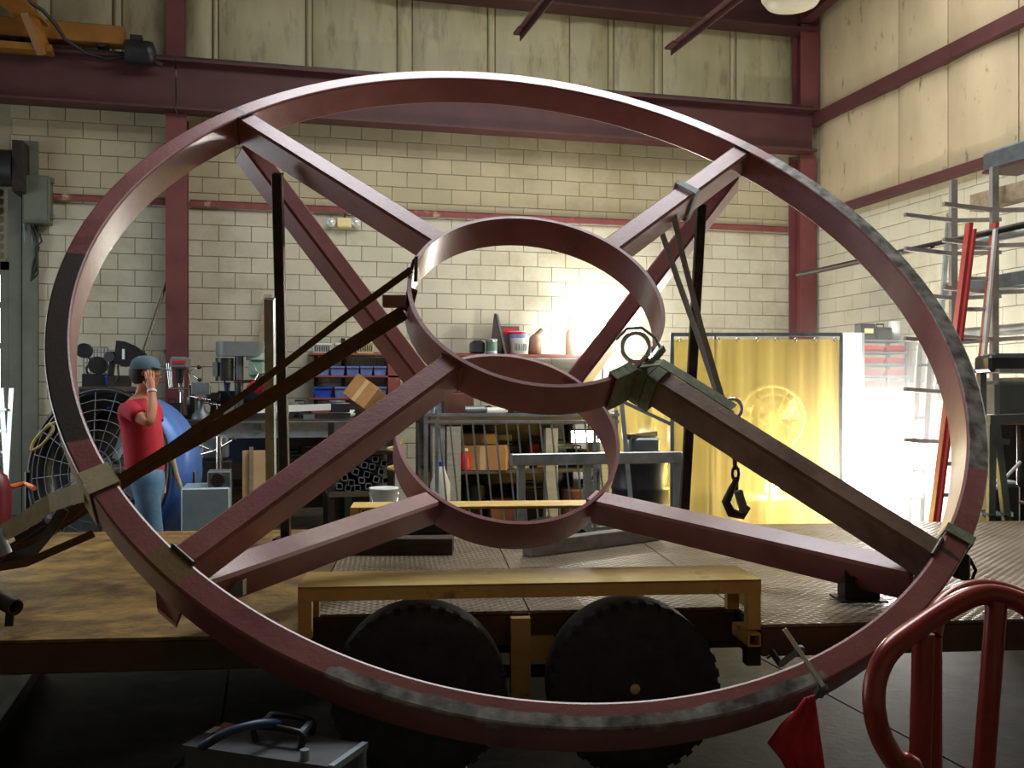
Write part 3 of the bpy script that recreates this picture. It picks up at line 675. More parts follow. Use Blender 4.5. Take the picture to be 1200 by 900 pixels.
# long brown straps from the hub down to the left
hubL = P(474, 366, 4.55)
st = strap('tie_down_strap', 'wide brown webbing strap from upper hub ring down to the left edge', P(-20, 668, 4.6))
MB().ribbon([hubL, P(300, 475, 4.62), P(160, 553, 4.68), P(95, 597, 4.7), P(-30, 672, 4.7)], .068, .006, V((0, 0, 1))).build('webbing', webbrown, st)
ra = MB().ribbon([P(60, 617, 4.66), P(24, 636, 4.66)], .08, .06, V((0, 0, 1))).build('ratchet', darksteel, st)
MB().bar(P(70, 607, 4.6), P(20, 640, 4.55), .05, .02).build('ratchet_handle', blackp, ra)
MB().ribbon([P(474, 364, 4.55), P(480, 352, 4.55), P(484, 338, 4.56)], .05, .008, V((0, 0, 1))).build('hub_eye', webbrown, st)
st = strap('tie_down_strap', 'thin brown strap running from left lip of upper hub ring downward', P(-20, 660, 4.4))
MB().ribbon([P(482, 316, 4.6), P(400, 375, 4.6), P(300, 452, 4.6), P(200, 523, 4.58), P(140, 560, 4.56), P(60, 622, 4.54), P(-20, 665, 4.5)], .032, .006, V((0, 0, 1))).build('webbing', webbrown, st)
hk = [P(482, 316, 4.58), P(485, 305, 4.57), P(488, 300, 4.60), P(487, 330, 4.6)]; MB().tube(hk, .008, 6).build('hook', darksteel, st)
st = strap('tie_down_strap', 'dark slack webbing lying on deck at left edge', P(20, 660, 4.9))
MB().ribbon([P(-20, 655, 4.55), P(20, 652, 4.5), P(40, 645, 4.45), P(62, 618, 4.4), P(75, 596, 4.4)], .05, .006, V((0, 0, 1))).build('webbing', darksteel, st)
MB().ribbon([P(-20, 668, 4.5), P(30, 660, 4.45), P(110, 625, 4.45)], .035, .006, V((0, 0, 1))).build('webbing', webbrown, st)
# pale strap at right of the rim with ratchet
T1 = 137.0
st = strap('tie_down_strap', 'pale green strap round the right of the big ring with ratchet', P(1120, 660, 3.9)); tg = wdir(T1 + 90)
wrap(loop_pts(T1, .0015), .05, .006, tg).build('loop', webgreen, st)
rq = wp(T1 - 1.5, Rw + .004, -.02)
rb = MB().box(rq, (.06, .05, .1), rt, .008).build('ratchet', darksteel, st)
MB().tube([rq + V((.0, 0, -.05)), rq + V((.05, 0, -.06)), rq + V((.07, 0, -.02)), rq + V((.04, 0, .03))], .008, 6).build('ratchet_handle', blackp, rb)
# grey strap over the upper right spoke with two hanging legs
T2 = 223.5; 
st = strap('tie_down_strap', 'grey webbing strap hung over upper right front spoke, two legs down', P(848, 470, 5.4)); rr2 = .300
g = .0025; hw = spw / 2 + g; t2 = wdir(T2 + 90); ct = lambda s, a: wp(T2, rr2, a) + t2 * s * hw * S
wrap([ct(1, -ww - g), ct(1, g), ct(-1, g), ct(-1, -ww - g), ct(1, -ww - g)], .05, .005, wdir(T2)).build('loop', webgrey, st)
a, b2 = ct(1, 0), ct(-1, 0); lo, hi = (a, b2) if a.z < b2.z else (b2, a)
MB().ribbon([P(786, 236, 5.42), P(800, 300, 5.45), P(822, 385, 5.45), P(846, 466, 5.45)], .032, .005, CR).build('leg', webgrey, st)
MB().ribbon([P(774, 268, 5.52), P(795, 330, 5.5), P(820, 400, 5.5), P(842, 466, 5.5)], .032, .005, CR).build('leg', webgrey, st)
# shackle and chain hanging at that strap's end
cs = thing('hanging_chain', 'dark chain with shackle and hook hanging behind lower right spoke', 'chain', P(868, 600, 5.5))
qc = P(858, 479, 5.45); MB().tube([qc + CR * (.055 * math.cos(i / 16 * 2 * math.pi)) + CU * (.055 * math.sin(i / 16 * 2 * math.pi)) for i in range(16)], .011, 8, True).build('shackle', chrome, cs)
for i in range(7):
    cc = P(858 + i * .8, 490 + i * 13, 5.48); a = CR if i % 2 else CF
    MB().tube([cc + a * (.018 * math.cos(k / 10 * 2 * math.pi)) + CU * (.038 * math.sin(k / 10 * 2 * math.pi)) for k in range(10)], .009, 6, True).build('link', darksteel, cs)
MB().tube([P(864, 560, 5.45), P(858, 572, 5.45), P(851, 588, 5.45), P(857, 601, 5.45), P(870, 604, 5.45), P(878, 594, 5.45)], [.015, .02, .026, .028, .024, .012], 10).build('hook', darksteel, cs)
MB().bar(P(865, 575, 5.4), P(872, 600, 5.4), .05, .04).build('hook_block', greysteel, cs)
# sling wrapped round hub and spoke
sl = thing('lifting_sling', 'green webbing sling knotted round hub ring with steel eye', 'sling', P(745, 455, 4.5), 'tie-down straps')
T3 = 133.5
for k in range(2):
    rr3 = rh + .007 + k * .0115; g = .0022; hw = spw / 2 + g; t3 = wdir(T3 + 90); ct = lambda s, a: wp(T3, rr3, a) + t3 * s * hw * S
    wrap([ct(1, g), ct(-1, g), ct(-1, -ww - g), ct(1, -ww - g), ct(1, g)], .05, .007, wdir(T3)).build('wrap', webgreen, sl)
for k in range(3):
    Th = T3 - 9.5 - k * 3.6; g = .003
    wrap([wp(Th, rh + g, .006), wp(Th, rh + g, -.036), wp(Th, rh - .007, -.036), wp(Th, rh - .007, .006), wp(Th, rh + g, .006)], .05, .008, wdir(Th + 90)).build('wrap', webgreen, sl)
qc = P(745, 407, 4.45); MB().tube([qc + CR * (.062 * math.cos(i / 20 * 2 * math.pi)) + CU * (.066 * math.sin(i / 20 * 2 * math.pi)) for i in range(20)], .011, 8, True).build('steel_eye', chrome, sl)
MB().ribbon([P(752, 428, 4.38), P(775, 425, 4.33), P(800, 440, 4.28), P(835, 462, 4.22), P(860, 478, 4.18)], .05, .006, NN.cross(wdir(T3))).build('tail', webgreen, sl)
MB().ribbon([P(735, 436, 4.45), P(748, 434, 4.4), P(765, 424, 4.36), P(778, 408, 4.42)], .03, .012, V((0, 0, 1))).build('knot', webgreen, sl)
MB().tube([P(722, 398, 4.5), P(735, 385, 4.5), P(752, 384, 4.5), P(768, 396, 4.5), P(776, 412, 4.46)], .007, 6).build('wire_tie', webgreen, sl)

# screw clamp and red flag at the lower right of the rim
cl = thing('screw_clamp', 'chrome bar clamp gripping rim of the big ring above red flag', 'clamp', P(950, 810, 3.38))
MB().bar(P(919, 737, 3.36), P(965, 805, 3.26), .016, .016, CF, .002).build('bar', chrome, cl)
MB().bar(P(934, 764, 3.34), P(914, 779, 3.40), .018, .018).build('jaw_arm', greysteel, cl); MB().box(P(937, 763, 3.335), (.03, .03, .035), rt, .003).build('sliding_jaw', greysteel, cl)
MB().bar(P(965, 805, 3.26), P(958, 815, 3.34), .03, .02).build('fixed_jaw', greysteel, cl)
MB().cyl(P(903, 762, 3.42), P(915, 779, 3.40), .011).build('screw_handle', blackp, cl); MB().cyl(P(899, 771, 3.41), P(909, 764, 3.42), .005).build('tommy_bar', darksteel, cl)
def cloth(name, pts, m, fold, seed, th=.004):
    # pts: rows of 3D points; adds folds along the surface normal
    rows, n = len(pts), len(pts[0]); vs = []; 
    for j in range(rows):
        for i in range(n):
            p = V(pts[j][i]); vs.append(p + CF * (fold * math.sin(i * 2.1 + j * .5 + seed) * (j / rows + .2)))
    f = [(j * n + i, j * n + i + 1, (j + 1) * n + i + 1, (j + 1) * n + i) for j in range(rows - 1) for i in range(n - 1)]
    k = len(vs); mb = MB(); mb.add(vs + [p + CF * th for p in vs], f + [tuple(q + k for q in reversed(t)) for t in f] +
        [(i, i + 1, k + i + 1, k + i) for i in range(n - 1)] + [((rows - 1) * n + i, (rows - 1) * n + i + 1, k + (rows - 1) * n + i + 1, k + (rows - 1) * n + i) for i in range(n - 1)] +
        [(j * n, (j + 1) * n, k + (j + 1) * n, k + j * n) for j in range(rows - 1)] + [(j * n + n - 1, (j + 1) * n + n - 1, k + (j + 1) * n + n - 1, k + j * n + n - 1) for j in range(rows - 1)], True)
    return mb
def lerp(a, b, t): return a + (b - a) * t
rows = []
L_ = [(943, 818), (934, 832), (916, 850), (900, 872), (915, 890), (930, 920)]; Rr = [(955, 814), (958, 832), (961, 852), (964, 876), (967, 900), (972, 925)]
for (a, b) in zip(L_, Rr): rows.append([P(lerp(a[0], b[0], i / 9), lerp(a[1], b[1], i / 9), 3.31) for i in range(10)])
tag(cloth('warning_flag', rows, flagred, .02, 1).build('warning_flag', flagred), 'bright red cloth flag hanging from rim of the big ring', 'flag')

# ================================================================ foreground right: red pipe rack
pr = thing('pipe_rack', 'glossy red bent pipe rack in bottom right corner', 'rack', P(1120, 900, 2.35) * 1)
pr.location.z = 0; RM[pr.name] = M.Translation(pr.location)
redgloss = mat('red_gloss_pipe', '8c2b2a', 'a03632', 4, .28, .1, coat=.4)
def smooth(pts, n=6):
    out = []; m = len(pts)
    for i in range(m - 1):
        p0, p1, p2, p3 = pts[max(i - 1, 0)], pts[i], pts[i + 1], pts[min(i + 2, m - 1)]
        for k in range(n):
            t = k / n; out.append(.5 * ((2 * p1) + (-p0 + p2) * t + (2 * p0 - 5 * p1 + 4 * p2 - p3) * t * t + (-p0 + 3 * p1 - 3 * p2 + p3) * t ** 3))
    return out + [pts[-1]]
loop = [P(1075, 925, 2.3), P(1050, 893, 2.3), P(1032, 862, 2.3), P(1024, 825, 2.3), P(1028, 790, 2.32), P(1045, 760, 2.34), P(1080, 733, 2.4), P(1120, 708, 2.46), P(1150, 697, 2.5), P(1180, 700, 2.5), P(1210, 716, 2.48), P(1240, 760, 2.45)]
loop = [V((P(1100, 960, 2.3).x, P(1100, 960, 2.3).y, .03))] + loop + [V((P(1260, 800, 2.45).x, P(1260, 800, 2.45).y, .03))]
MB().tube(smooth(loop), .0265, 14).build('front_hoop', redgloss, pr)
l2 = [P(1092, 745, 2.62), P(1100, 715, 2.66), P(1125, 695, 2.7), P(1160, 690, 2.72), P(1200, 702, 2.72), P(1240, 730, 2.7)]
MB().tube(smooth(l2), .0265, 14).build('rear_hoop', redgloss, pr)
def toz(p, z): return V((p.x, p.y, z))
q = P(1082, 742, 2.42); MB().tube([q, P(1078, 900, 2.40), toz(P(1078, 900, 2.40), .01)], .026, 14).build('upright', redgloss, pr)
q = P(1168, 705, 2.5); MB().tube([q, P(1153, 900, 2.46), toz(P(1150, 900, 2.46), .01)], .026, 14).build('upright', redgloss, pr)
q = P(1092, 745, 2.62); MB().tube([q, toz(q, .01)], .026, 14).build('upright', redgloss, pr)

# ================================================================ foreground left: welder case and cable
wz = .40
A, B_, Cc, D_ = onz(263, 846, wz), onz(213, 873, wz), onz(388, 899, wz), onz(428, 871, wz)
wm = mat('welder_grey', '4a4d52', '5c6066', 5, .5, .1, dirt='2c2c2e', dscale=5)
wc = thing('welder_case', 'grey portable welder case with black handle at bottom left of centre', 'welder', ((A + Cc) / 2) * 1)
wc.location.z = 0; RM[wc.name] = M.Translation(wc.location)
wcx = (A + B_ + Cc + D_) / 4
def win(p, k): return p + (wcx - p) * k
MB().prism([toz(win(p, .03), .03) for p in (A, B_, Cc, D_)], (0, 0, wz - .045)).build('body', wm, wc)
MB().prism([toz(p, wz - .016) for p in (A, B_, Cc, D_)], (0, 0, .016)).build('lid', wm, wc)
for p in (A, B_, Cc, D_): MB().cyl(toz(win(p, .1), 0), toz(win(p, .1), .03), .02).build('foot', rubber, wc)
fx = (D_ - Cc)
for p, s in ((Cc, .02), (D_, -.02)): MB().bar(toz(p + (D_ - Cc).normalized() * s, .03) , toz(p + (D_ - Cc).normalized() * s, wz), .02, .02, fx).build('corner_trim', bluesteel, wc)
MB().bar(toz(Cc, wz - .005), toz(D_, wz - .005), .02, .02).build('corner_trim', bluesteel, wc)
ex = (D_ - A).normalized(); ey = (A - B_).normalized()
def wpnt(px, py, z=wz): return onz(px, py, z)
hd = [wpnt(310, 862), wpnt(310, 856, wz + .035), wpnt(352, 860, wz + .05), wpnt(360, 868, wz)]
h1, h2 = onz(300, 868, wz), onz(352, 876, wz); h3, h4 = onz(318, 853, wz), onz(364, 861, wz)
hn = MB(); 
hn.tube(smooth([h1, h1 + V((0, 0, .045)), h2 + V((0, 0, .045)), h2], 4), .011, 8); hd_o = hn.build('handle', blackp, wc)
MB().tube(smooth([h3, h3 + V((0, 0, .045)), h4 + V((0, 0, .045)), h4], 4), .011, 8).build('handle', blackp, wc)
for a, b in ((h1, h3), (h2, h4)): MB().bar(a + V((0, 0, .04)), b + V((0, 0, .04)), .016, .016).build('handle_bridge', bluesteel, wc)
MB().cyl(onz(357, 890, wz), onz(357, 890, wz) + V((0, 0, .03)), .014).build('latch_stud', galv, wc)
lab = [onz(264, 848, wz), onz(246, 858, wz), onz(266, 861, wz), onz(284, 851, wz)]
MB().prism(lab, (0, 0, .0015)).build('warning_label', mat('label_orange', 'b06048', 'c07458', 6, .6), wc)
lab = [onz(252, 852, wz), onz(240, 859, wz), onz(247, 860, wz), onz(259, 853, wz)]
MB().prism([p + V((0, 0, .0016)) for p in lab], (0, 0, .0008)).build('white_label', whitep, wc)
cb = [onz(206, 900, .05), onz(222, 884, .28), onz(243, 871, .43), onz(268, 858, .47), onz(300, 849, .48), onz(322, 848, .46), onz(333, 853, .42)]
tag(MB().tube(smooth(cb), .014, 10).build('welding_cable', blued), 'blue rubber cable curving over the grey welder case', 'cable')
# loose angle iron on the floor under the trailer at left
A, B_ = onz(-30, 890, .02), onz(42, 783, .02); tag(MB().bar(A, B_, .06, .04).bar(A + V((.03, 0, .02)), B_ + V((.03, 0, .02)), .008, .06).build('steel_bar', darksteel), 'dark steel bar on the floor under trailer at left', 'bar')
# pipe end poking in at left on the deck
lp_ = thing('pipe_stub', 'dark pipe end poking in from left above the deck', 'pipe', P(8, 720, 3.9)); 
a, b = P(-25, 690, 3.95), P(18, 712, 3.8); MB().lathe([(.033, 0), (.033, (b - a).length), (.024, (b - a).length), (.024, 0)], a, (b - a), 18).build('pipe', darksteel, lp_); MB().bar(P(12, 716, 3.8), P(10, 741, 3.78), .03, .012).build('handle', blackp, lp_)
# ================================================================ the person behind the trailer
PD = 7.45
po = P(172, 460, PD); po.z = 0
PMt = M.Translation(po) @ M.Rotation(-TH, 4, 'Z')          # local x = to the right in the picture (walking direction), y = away
pe = bpy.data.objects.new('person', None); col.objects.link(pe); pe.location = po; pe.rotation_euler = (0, 0, -TH); RM[pe.name] = PMt
tag(pe, 'person in red t-shirt, blue jeans and cap, hand raised to face', 'person')
def skinmesh(name, m, verts, edges, radii, root, lv=2):
    me = bpy.data.meshes.new(name); me.from_pydata(verts, edges, []); me.update(); o = bpy.data.objects.new(name, me); col.objects.link(o); o.parent = pe; RM[o.name] = PMt
    sk = o.modifiers.new('skin', 'SKIN'); sk.use_smooth_shade = True
    if not me.skin_vertices:
        bpy.context.view_layer.objects.active = o
    lay = me.skin_vertices[0].data
    for i, r in enumerate(radii): lay[i].radius = (r if isinstance(r, tuple) else (r, r)); lay[i].use_root = (i == root)
    ss = o.modifiers.new('sub', 'SUBSURF'); ss.levels = lv; ss.render_levels = lv; me.materials.append(m); return o
vs = []; es = []; rs = []
def chain(start, pts):
    i = start
    for p, r in pts:
        vs.append(p); rs.append(r); 
        if i is not None: es.append((i, len(vs) - 1))
        i = len(vs) - 1
    return i
chain(None, [((0, 0, .92), .13)])
neck = chain(0, [((-.02, 0, 1.08), .125), ((-.04, 0, 1.25), .135), ((-.05, 0, 1.38), .11), ((-.03, 0, 1.47), .055), ((-.01, 0, 1.53), .058)])
head = chain(neck, [((.01, 0, 1.585), .078), ((.005, 0, 1.645), .092), ((-.01, 0, 1.70), .082)])
chain(head - 1, [((.095, 0, 1.62), .02)])                    # nose
chain(head - 2, [((.07, 0, 1.56), .03)])                     # chin and mouth
for s in (-1, 1): chain(head - 1, [((-.01, s * .095, 1.635), .016)])   # ears
def hand(wi, wr, d, side, up):
    d = V(d).normalized(); sd = V(side).normalized(); u = V(up).normalized(); wr = V(wr)
    pm = chain(wi, [(tuple(wr + d * .05), .028)])
    for k, (o, L) in enumerate(((-.026, .065), (-.009, .075), (.009, .07), (.026, .055))):
        b = wr + d * .085 + sd * o
        chain(pm, [(tuple(b), .011), (tuple(b + d * L * .5 + u * .008), .0095), (tuple(b + d * L * .85 + u * .035), .008)])
    b = wr + d * .03 - sd * .03
    chain(pm, [(tuple(b + u * .01), .013), (tuple(b + d * .04 - sd * .02 + u * .02), .010)])
# right arm (towards the camera) raised to the brow
a = chain(3, [((-.06, -.17, 1.39), .065), ((.03, -.25, 1.33), .05), ((.135, -.30, 1.27), .042), ((.13, -.24, 1.40), .04), ((.10, -.17, 1.53), .029)])
hand(a, (.10, -.17, 1.53), (-.25, .25, 1), (1, .3, .2), (-.3, 1, 0))
# left arm hanging
a = chain(3, [((-.06, .17, 1.39), .065), ((-.09, .22, 1.22), .048), ((-.10, .23, 1.08), .042), ((-.04, .22, .95), .036), ((.02, .21, .84), .027)])
hand(a, (.02, .21, .84), (.2, 0, -1), (1, 0, .1), (0, -1, 0))
for s, fx in ((-1, .16), (1, -.18)):
    chain(0, [((.01, s * .09, .86), .095), ((fx * .45, s * .10, .50), .06), ((fx * .75, s * .1, .28), .05), ((fx, s * .1, .10), .035), ((fx + .05, s * .1, .05), .035), ((fx + .15, s * .1, .035), .03)])
skinmesh('body', skin, vs, es, rs, 0)
# shirt
vs = []; es = []; rs = []
chain(None, [((-.005, 0, .78), (.175, .15))]); chain(0, [((-.02, 0, 1.04), (.175, .155)), ((-.04, 0, 1.25), (.18, .16)), ((-.05, 0, 1.39), (.15, .12)), ((-.04, 0, 1.455), (.08, .075))])
chain(3, [((-.06, -.18, 1.395), .085), ((.02, -.25, 1.34), .072), ((.05, -.268, 1.32), .068)]); chain(3, [((-.06, .18, 1.395), .085), ((-.085, .225, 1.26), .072), ((-.09, .23, 1.22), .068)])
skinmesh('shirt', shirtm, vs, es, rs, 0)
vs = []; es = []; rs = []
chain(None, [((0, 0, 1.0), (.14, .12))]); chain(0, [((0, 0, .86), (.15, .13))])
for s, fx in ((-1, .16), (1, -.18)): chain(1, [((.02 + fx * .1, s * .09, .74), .105), ((fx * .45, s * .10, .50), .085), ((fx * .75, s * .1, .28), .075), ((fx, s * .1, .08), .07)])
skinmesh('jeans', jeansm, vs, es, rs, 0)
def pmb(): return MB(PMt)
for s, fx in ((-1, .16), (1, -.18)): pmb().ball((fx + .06, s * .1, .04), .07, 14, (2.0, .8, .58)).build('shoe', blackp, pe)
pmb().ball((-.025, 0, 1.655), .108, 18, (1.0, .92, 1.05)).build('hair', hairm, pe)
cp = pmb(); cp.lathe([(.112, 0), (.11, .03), (.092, .075), (.05, .1), (0, .108)], (-.012, 0, 1.675), (0, 0, 1), 24).build('cap', capm, pe)
b = pmb(); b.prism([(.06, -.08, 1.685), (.12, -.075, 1.675), (.17, -.04, 1.665), (.185, 0, 1.663), (.17, .04, 1.665), (.12, .075, 1.675), (.06, .08, 1.685)], (0, 0, .008)); b.build('cap_peak', capm, pe)
for s in (-1, 1): pmb().ball((.078, s * .034, 1.645), .012, 8).build('eye', whitep, pe)
pmb().lathe([(.034, -.008), (.036, 0), (.034, .008)], (.105, -.185, 1.51), (-.2, .3, 1), 14).build('wrist_band', whitep, pe)

# ================================================================ left: drum fan, plate box, cylinder etc.
fc = P(130, 553, 8.55); FR = .70
df = thing('drum_fan', 'big round blue drum fan on wheels behind the person', 'fan', V((fc.x, fc.y, 0)))
ax = (-(CF) - CR * .28 + CU * .12).normalized()
MB().lathe([(FR - .006, -.32), (FR, -.32), (FR, .14), (FR - .006, .14)], fc, ax, 56, True).build('housing', fanblue, df)
MB().lathe([(FR - .016, -.32), (FR - .008, -.32), (FR - .008, .15), (FR - .016, .15)], fc, ax, 56, True).build('liner', blacks, df)
MB().lathe([(FR * .985, .165), (FR + .02, .165), (FR + .02, .185), (FR * .985, .185)], fc, ax, 56, True).build('front_ring', blacks, df)
a_ = ax.orthogonal().normalized(); b_ = ax.cross(a_)
for k in range(1, 8):
    r = FR * k / 8; MB().tube([fc + ax * (.17 + .05 * (1 - (k / 8) ** 2)) + (a_ * math.cos(i / 32 * 6.28318) + b_ * math.sin(i / 32 * 6.28318)) * r for i in range(32)], .0045, 5, True).build('guard_ring', greysteel, df)
for i in range(20):
    t = i / 20 * 6.28318; u = a_ * math.cos(t) + b_ * math.sin(t); MB().tube([fc + ax * .22 + u * .08, fc + ax * .20 + u * FR * .5, fc + ax * .17 + u * FR], .0045, 5).build('guard_wire', greysteel, df)
mo = MB().cyl(fc - ax * .18, fc + ax * .1, .12, n=20).build('motor', blackp, df)
for i in range(4):
    t = i / 4 * 6.28318 + .4; u = a_ * math.cos(t) + b_ * math.sin(t); v_ = ax.cross(u)
    MB().prism([fc + u * .1 + v_ * -.06 + ax * .05, fc + u * .1 + v_ * .06 - ax * .02, fc + u * .63 + v_ * .16 - ax * .05, fc + u * .63 + v_ * -.12 + ax * .07], ax * .006).build('blade', greysteel, mo)
for s in (-1, 1):
    q = V((fc.x, fc.y, 0)) + CR * s * (FR + .03); MB().tube([toz(q, .06), toz(q, fc.z), fc + CR * s * FR], .02, 8).build('stand_leg', blacks, df); MB().tube([toz(q + CF * -.3, .06), toz(q + CF * .3, .06)], .02, 8).build('stand_foot', blacks, df)
    MB().cyl(toz(q + CF * .3 - CR * .03, .07), toz(q + CF * .3 + CR * .03, .07), .07).build('wheel', rubber, df)
MB().tube([fc + CR * .62 + CU * .22 - CF * .3, fc + CR * .68 - CU * .02 - CF * .3, fc + CR * .72 - CU * .14 - CF * .3], .02, 8).build('cord', webtan, df)
Bq = thing('steel_plate_box', 'pale blue-grey sheet steel box right of the drum fan', 'box', V((onY(243, 600, 8.3).x, 8.45, 0)))
MB().px(212, 572, 269, 620, 8.3, .5, 0, .01).build('body', bluesteel, Bq); MB().px(243, 553, 270, 572, 8.35, .3, bev=.004).build('motor_plate', greysteel, Bq)
c = onY(255, 562, 8.35); MB().lathe([(.05, -.01), (.06, 0), (.05, .01), (.03, .012)], c, (0, 1, 0), 20).build('bore', darksteel, Bq)
g = thing('gas_cylinder', 'dark red gas cylinder at the far left edge', 'gas cylinder', toz(P(-4, 600, 8.0), 0)); q = toz(P(-4, 600, 8.0), 0)
MB().lathe([(0, 0), (.1, 0), (.11, .02), (.11, .7), (.08, .82), (.03, .86), (.03, .92)], q, n=20).build('bottle', mat('cylinder_red', '6e2028', '7e2a32', 5, .4), g); MB().cyl(q + V((0, 0, .9)), q + V((0, 0, .98)), .04).build('valve_cap', greysteel, g)
tag(MB().tube(smooth([onz(-10, 567, .72), onz(12, 570, .72), onz(28, 567, .72), onz(40, 572, .72)]), .02, 8).build('air_hose', orangehose), 'short orange hose end at far left beside the fan', 'hose')
la = thing('step_ladder', 'pale aluminium step ladder end at the far left edge', 'ladder', toz(P(0, 540, 10.5), 0))
for x0, x1 in ((2, 12), (-8, 2), (14, 4)): MB().bar(P(x0, 455, 10.5), toz(P(x1, 560, 10.3), .01), .05, .025, CF).build('rail', alu, la)
for y_ in (480, 505, 530): MB().bar(P(-8, y_, 10.45), P(9, y_, 10.45), .06, .025).build('tread', alu, la)
tag(MB().tube(smooth([P(66, 494, 8.2), P(52, 503, 8.2), P(40, 517, 8.2), P(37, 527, 8.2), P(48, 522, 8.2), P(62, 505, 8.2), P(58, 497, 8.2), P(44, 512, 8.2)]), .012, 6).build('rope_coil', rope), 'small yellow rope loop hanging at left of the drum fan', 'rope')
# ================================================================ rear left: benches and machines
def bench(name, label, x0, x1, ytop, Y, dep, m_top, m_leg, th=.06, leg=.08, shelf=None, back=True):
    a, b = onY(x0, ytop, Y), onY(x1, ytop, Y); z = onY((x0 + x1) / 2, ytop, Y).z
    t = thing(name, label, 'bench', ((a.x + b.x) / 2, Y + dep / 2, 0)); MB().box(((a.x + b.x) / 2, Y + dep / 2, z - th / 2), (b.x - a.x, dep, th), None, .006).build('top', m_top, t)
    for x in (a.x + leg / 2 + .02, b.x - leg / 2 - .02):
        for y in (Y + leg / 2 + .02, Y + dep - leg / 2 - .02): MB().box((x, y, (z - th) / 2), (leg, leg, z - th)).build('leg', m_leg, t)
    if back: MB().box(((a.x + b.x) / 2, Y + dep - .02, (z - th) / 2 + .05), (b.x - a.x - .02, .02, z - th - .1)).build('back_panel', wooddk, t)
    if shelf: MB().box(((a.x + b.x) / 2, Y + dep / 2, shelf), (b.x - a.x - .1, dep - .1, .03)).build('shelf', m_top, t)
    return t, z, a.x, b.x
# dark bench with blue bins, far left
t, z1, *_ = bench('work_bench', 'dark work bench behind the person, with blue bins', 92, 158, 453, 11.9, .7, wooddk, darksteel, shelf=.6)
MB().px(93, 456, 98, 560, 11.85, .6, 0).build('side_panel', blackp, t)
sh = 1.5 - (492 - 460) / 1150 * 11.3
def bin_(px0, py0, px1, py1, Y, m, label, z0=None, grp=None, lipm=None, nm='parts_bin', cat='bin', dep=.3):
    a, b = onY(px0, py0, Y), onY(px1, py0, Y); zt = onY(px0, py0, Y).z; zb = onY(px0, py1, Y).z if z0 is None else z0; wd = b.x - a.x; xm = (a.x + b.x) / 2
    t = thing(nm, label, cat, (xm, Y + dep / 2, zb), grp); e = .012; mb = MB()
    k = .08 * wd
    def wallq(p): return p
    bot = [(xm - wd / 2 + k, Y + .02, zb), (xm + wd / 2 - k, Y + .02, zb), (xm + wd / 2 - k, Y + dep - .02, zb), (xm - wd / 2 + k, Y + dep - .02, zb)]
    top = [(xm - wd / 2, Y, zt), (xm + wd / 2, Y, zt), (xm + wd / 2, Y + dep, zt), (xm - wd / 2, Y + dep, zt)]
    ti = [(xm - wd / 2 + e, Y + e, zt), (xm + wd / 2 - e, Y + e, zt), (xm + wd / 2 - e, Y + dep - e, zt), (xm - wd / 2 + e, Y + dep - e, zt)]
    bi = [(p[0] + (e if p[0] < xm else -e), p[1] + (e if p[1] < Y + dep / 2 else -e), p[2] + e) for p in bot]
    mb.add(bot + top + ti + bi, [(0, 1, 2, 3)] + [(i, (i + 1) % 4, 4 + (i + 1) % 4, 4 + i) for i in range(4)] + [(4 + i, 4 + (i + 1) % 4, 8 + (i + 1) % 4, 8 + i) for i in range(4)] + [(8 + i, 8 + (i + 1) % 4, 12 + (i + 1) % 4, 12 + i) for i in range(4)] + [(12, 13, 14, 15)])
    mb.build('tub', m, t); hh = zt - zb
    MB().box((xm, Y - .006, zt - hh * .12), (wd * 1.0, .018, hh * .12)).build('rim', lipm or m, t); return t, xm, wd, zb, zt
bin_(99, 458, 114, 480, 11.95, bluep, 'tall blue plastic bin under bench, left of the person', grp='blue bins at left')
bin_(119, 463, 128, 479, 11.95, bluep, 'small blue bin with white label beside tall blue bin', grp='blue bins at left')
MB().px(121, 465, 126, 476, 11.93, .004).build('label', whitep, bpy.data.objects['parts_bin.001'])
bin_(123, 440, 132, 452, 12.0, bluep, 'blue tub on bench top below the black saw guard', grp='blue bins at left')
# black fan-like items
sg = thing('cutoff_saw', 'black abrasive cut-off saw with wedge guard on bench', 'saw', onY(140, 452, 12.0))
q = onY(148, 416, 11.95)
poly = [onY(136, 399, 11.95), onY(146, 400, 11.95), onY(158, 405, 11.95), onY(170, 414, 11.95), onY(173, 423, 11.95), onY(160, 428, 11.95), onY(146, 430, 11.95), onY(133, 426, 11.95)]
MB().prism(poly, (0, .14, 0)).build('guard', blacks, sg); MB().px(143, 409, 146, 421, 11.94, .01).build('label_plate', whitep, sg)
MB().bar(onY(133, 412, 12.0), onY(130, 440, 12.0), .06, .06).build('arm', blackp, sg); MB().cyl(onY(128, 418, 11.95), onY(134, 418, 12.1), .06).build('motor', blackp, sg); MB().px(126, 440, 150, 453, 11.98, .3).build('base', darksteel, sg)
MB().tube([onY(138, 428, 11.98), onY(139, 440, 11.98), onY(136, 448, 11.98)], .012, 6).build('cord', blackp, sg)
bf = thing('bench_grinder', 'black bench grinder at left end of the dark bench', 'grinder', onY(112, 452, 12.1))
MB().px(96, 438, 124, 453, 12.05, .35).build('pedestal', blackp, bf); c = onY(115, 428, 12.1); MB().cyl(c + V((0, -.06, 0)), c + V((0, .1, 0)), .10, n=20).build('wheel_guard', blackp, bf); c = onY(99, 411, 12.1); MB().cyl(c + V((0, -.05, 0)), c + V((0, .06, 0)), .085, n=20).build('lamp_head', blackp, bf)
MB().tube(smooth([onY(102, 416, 12.1), onY(106, 424, 12.1), onY(101, 432, 12.1), onY(104, 440, 12.1)]), .012, 6).build('lamp_arm', darksteel, bf)
gp_ = thing('mesh_screen', 'small wire mesh screen standing against block wall at left', 'screen', onY(112, 453, 12.45))
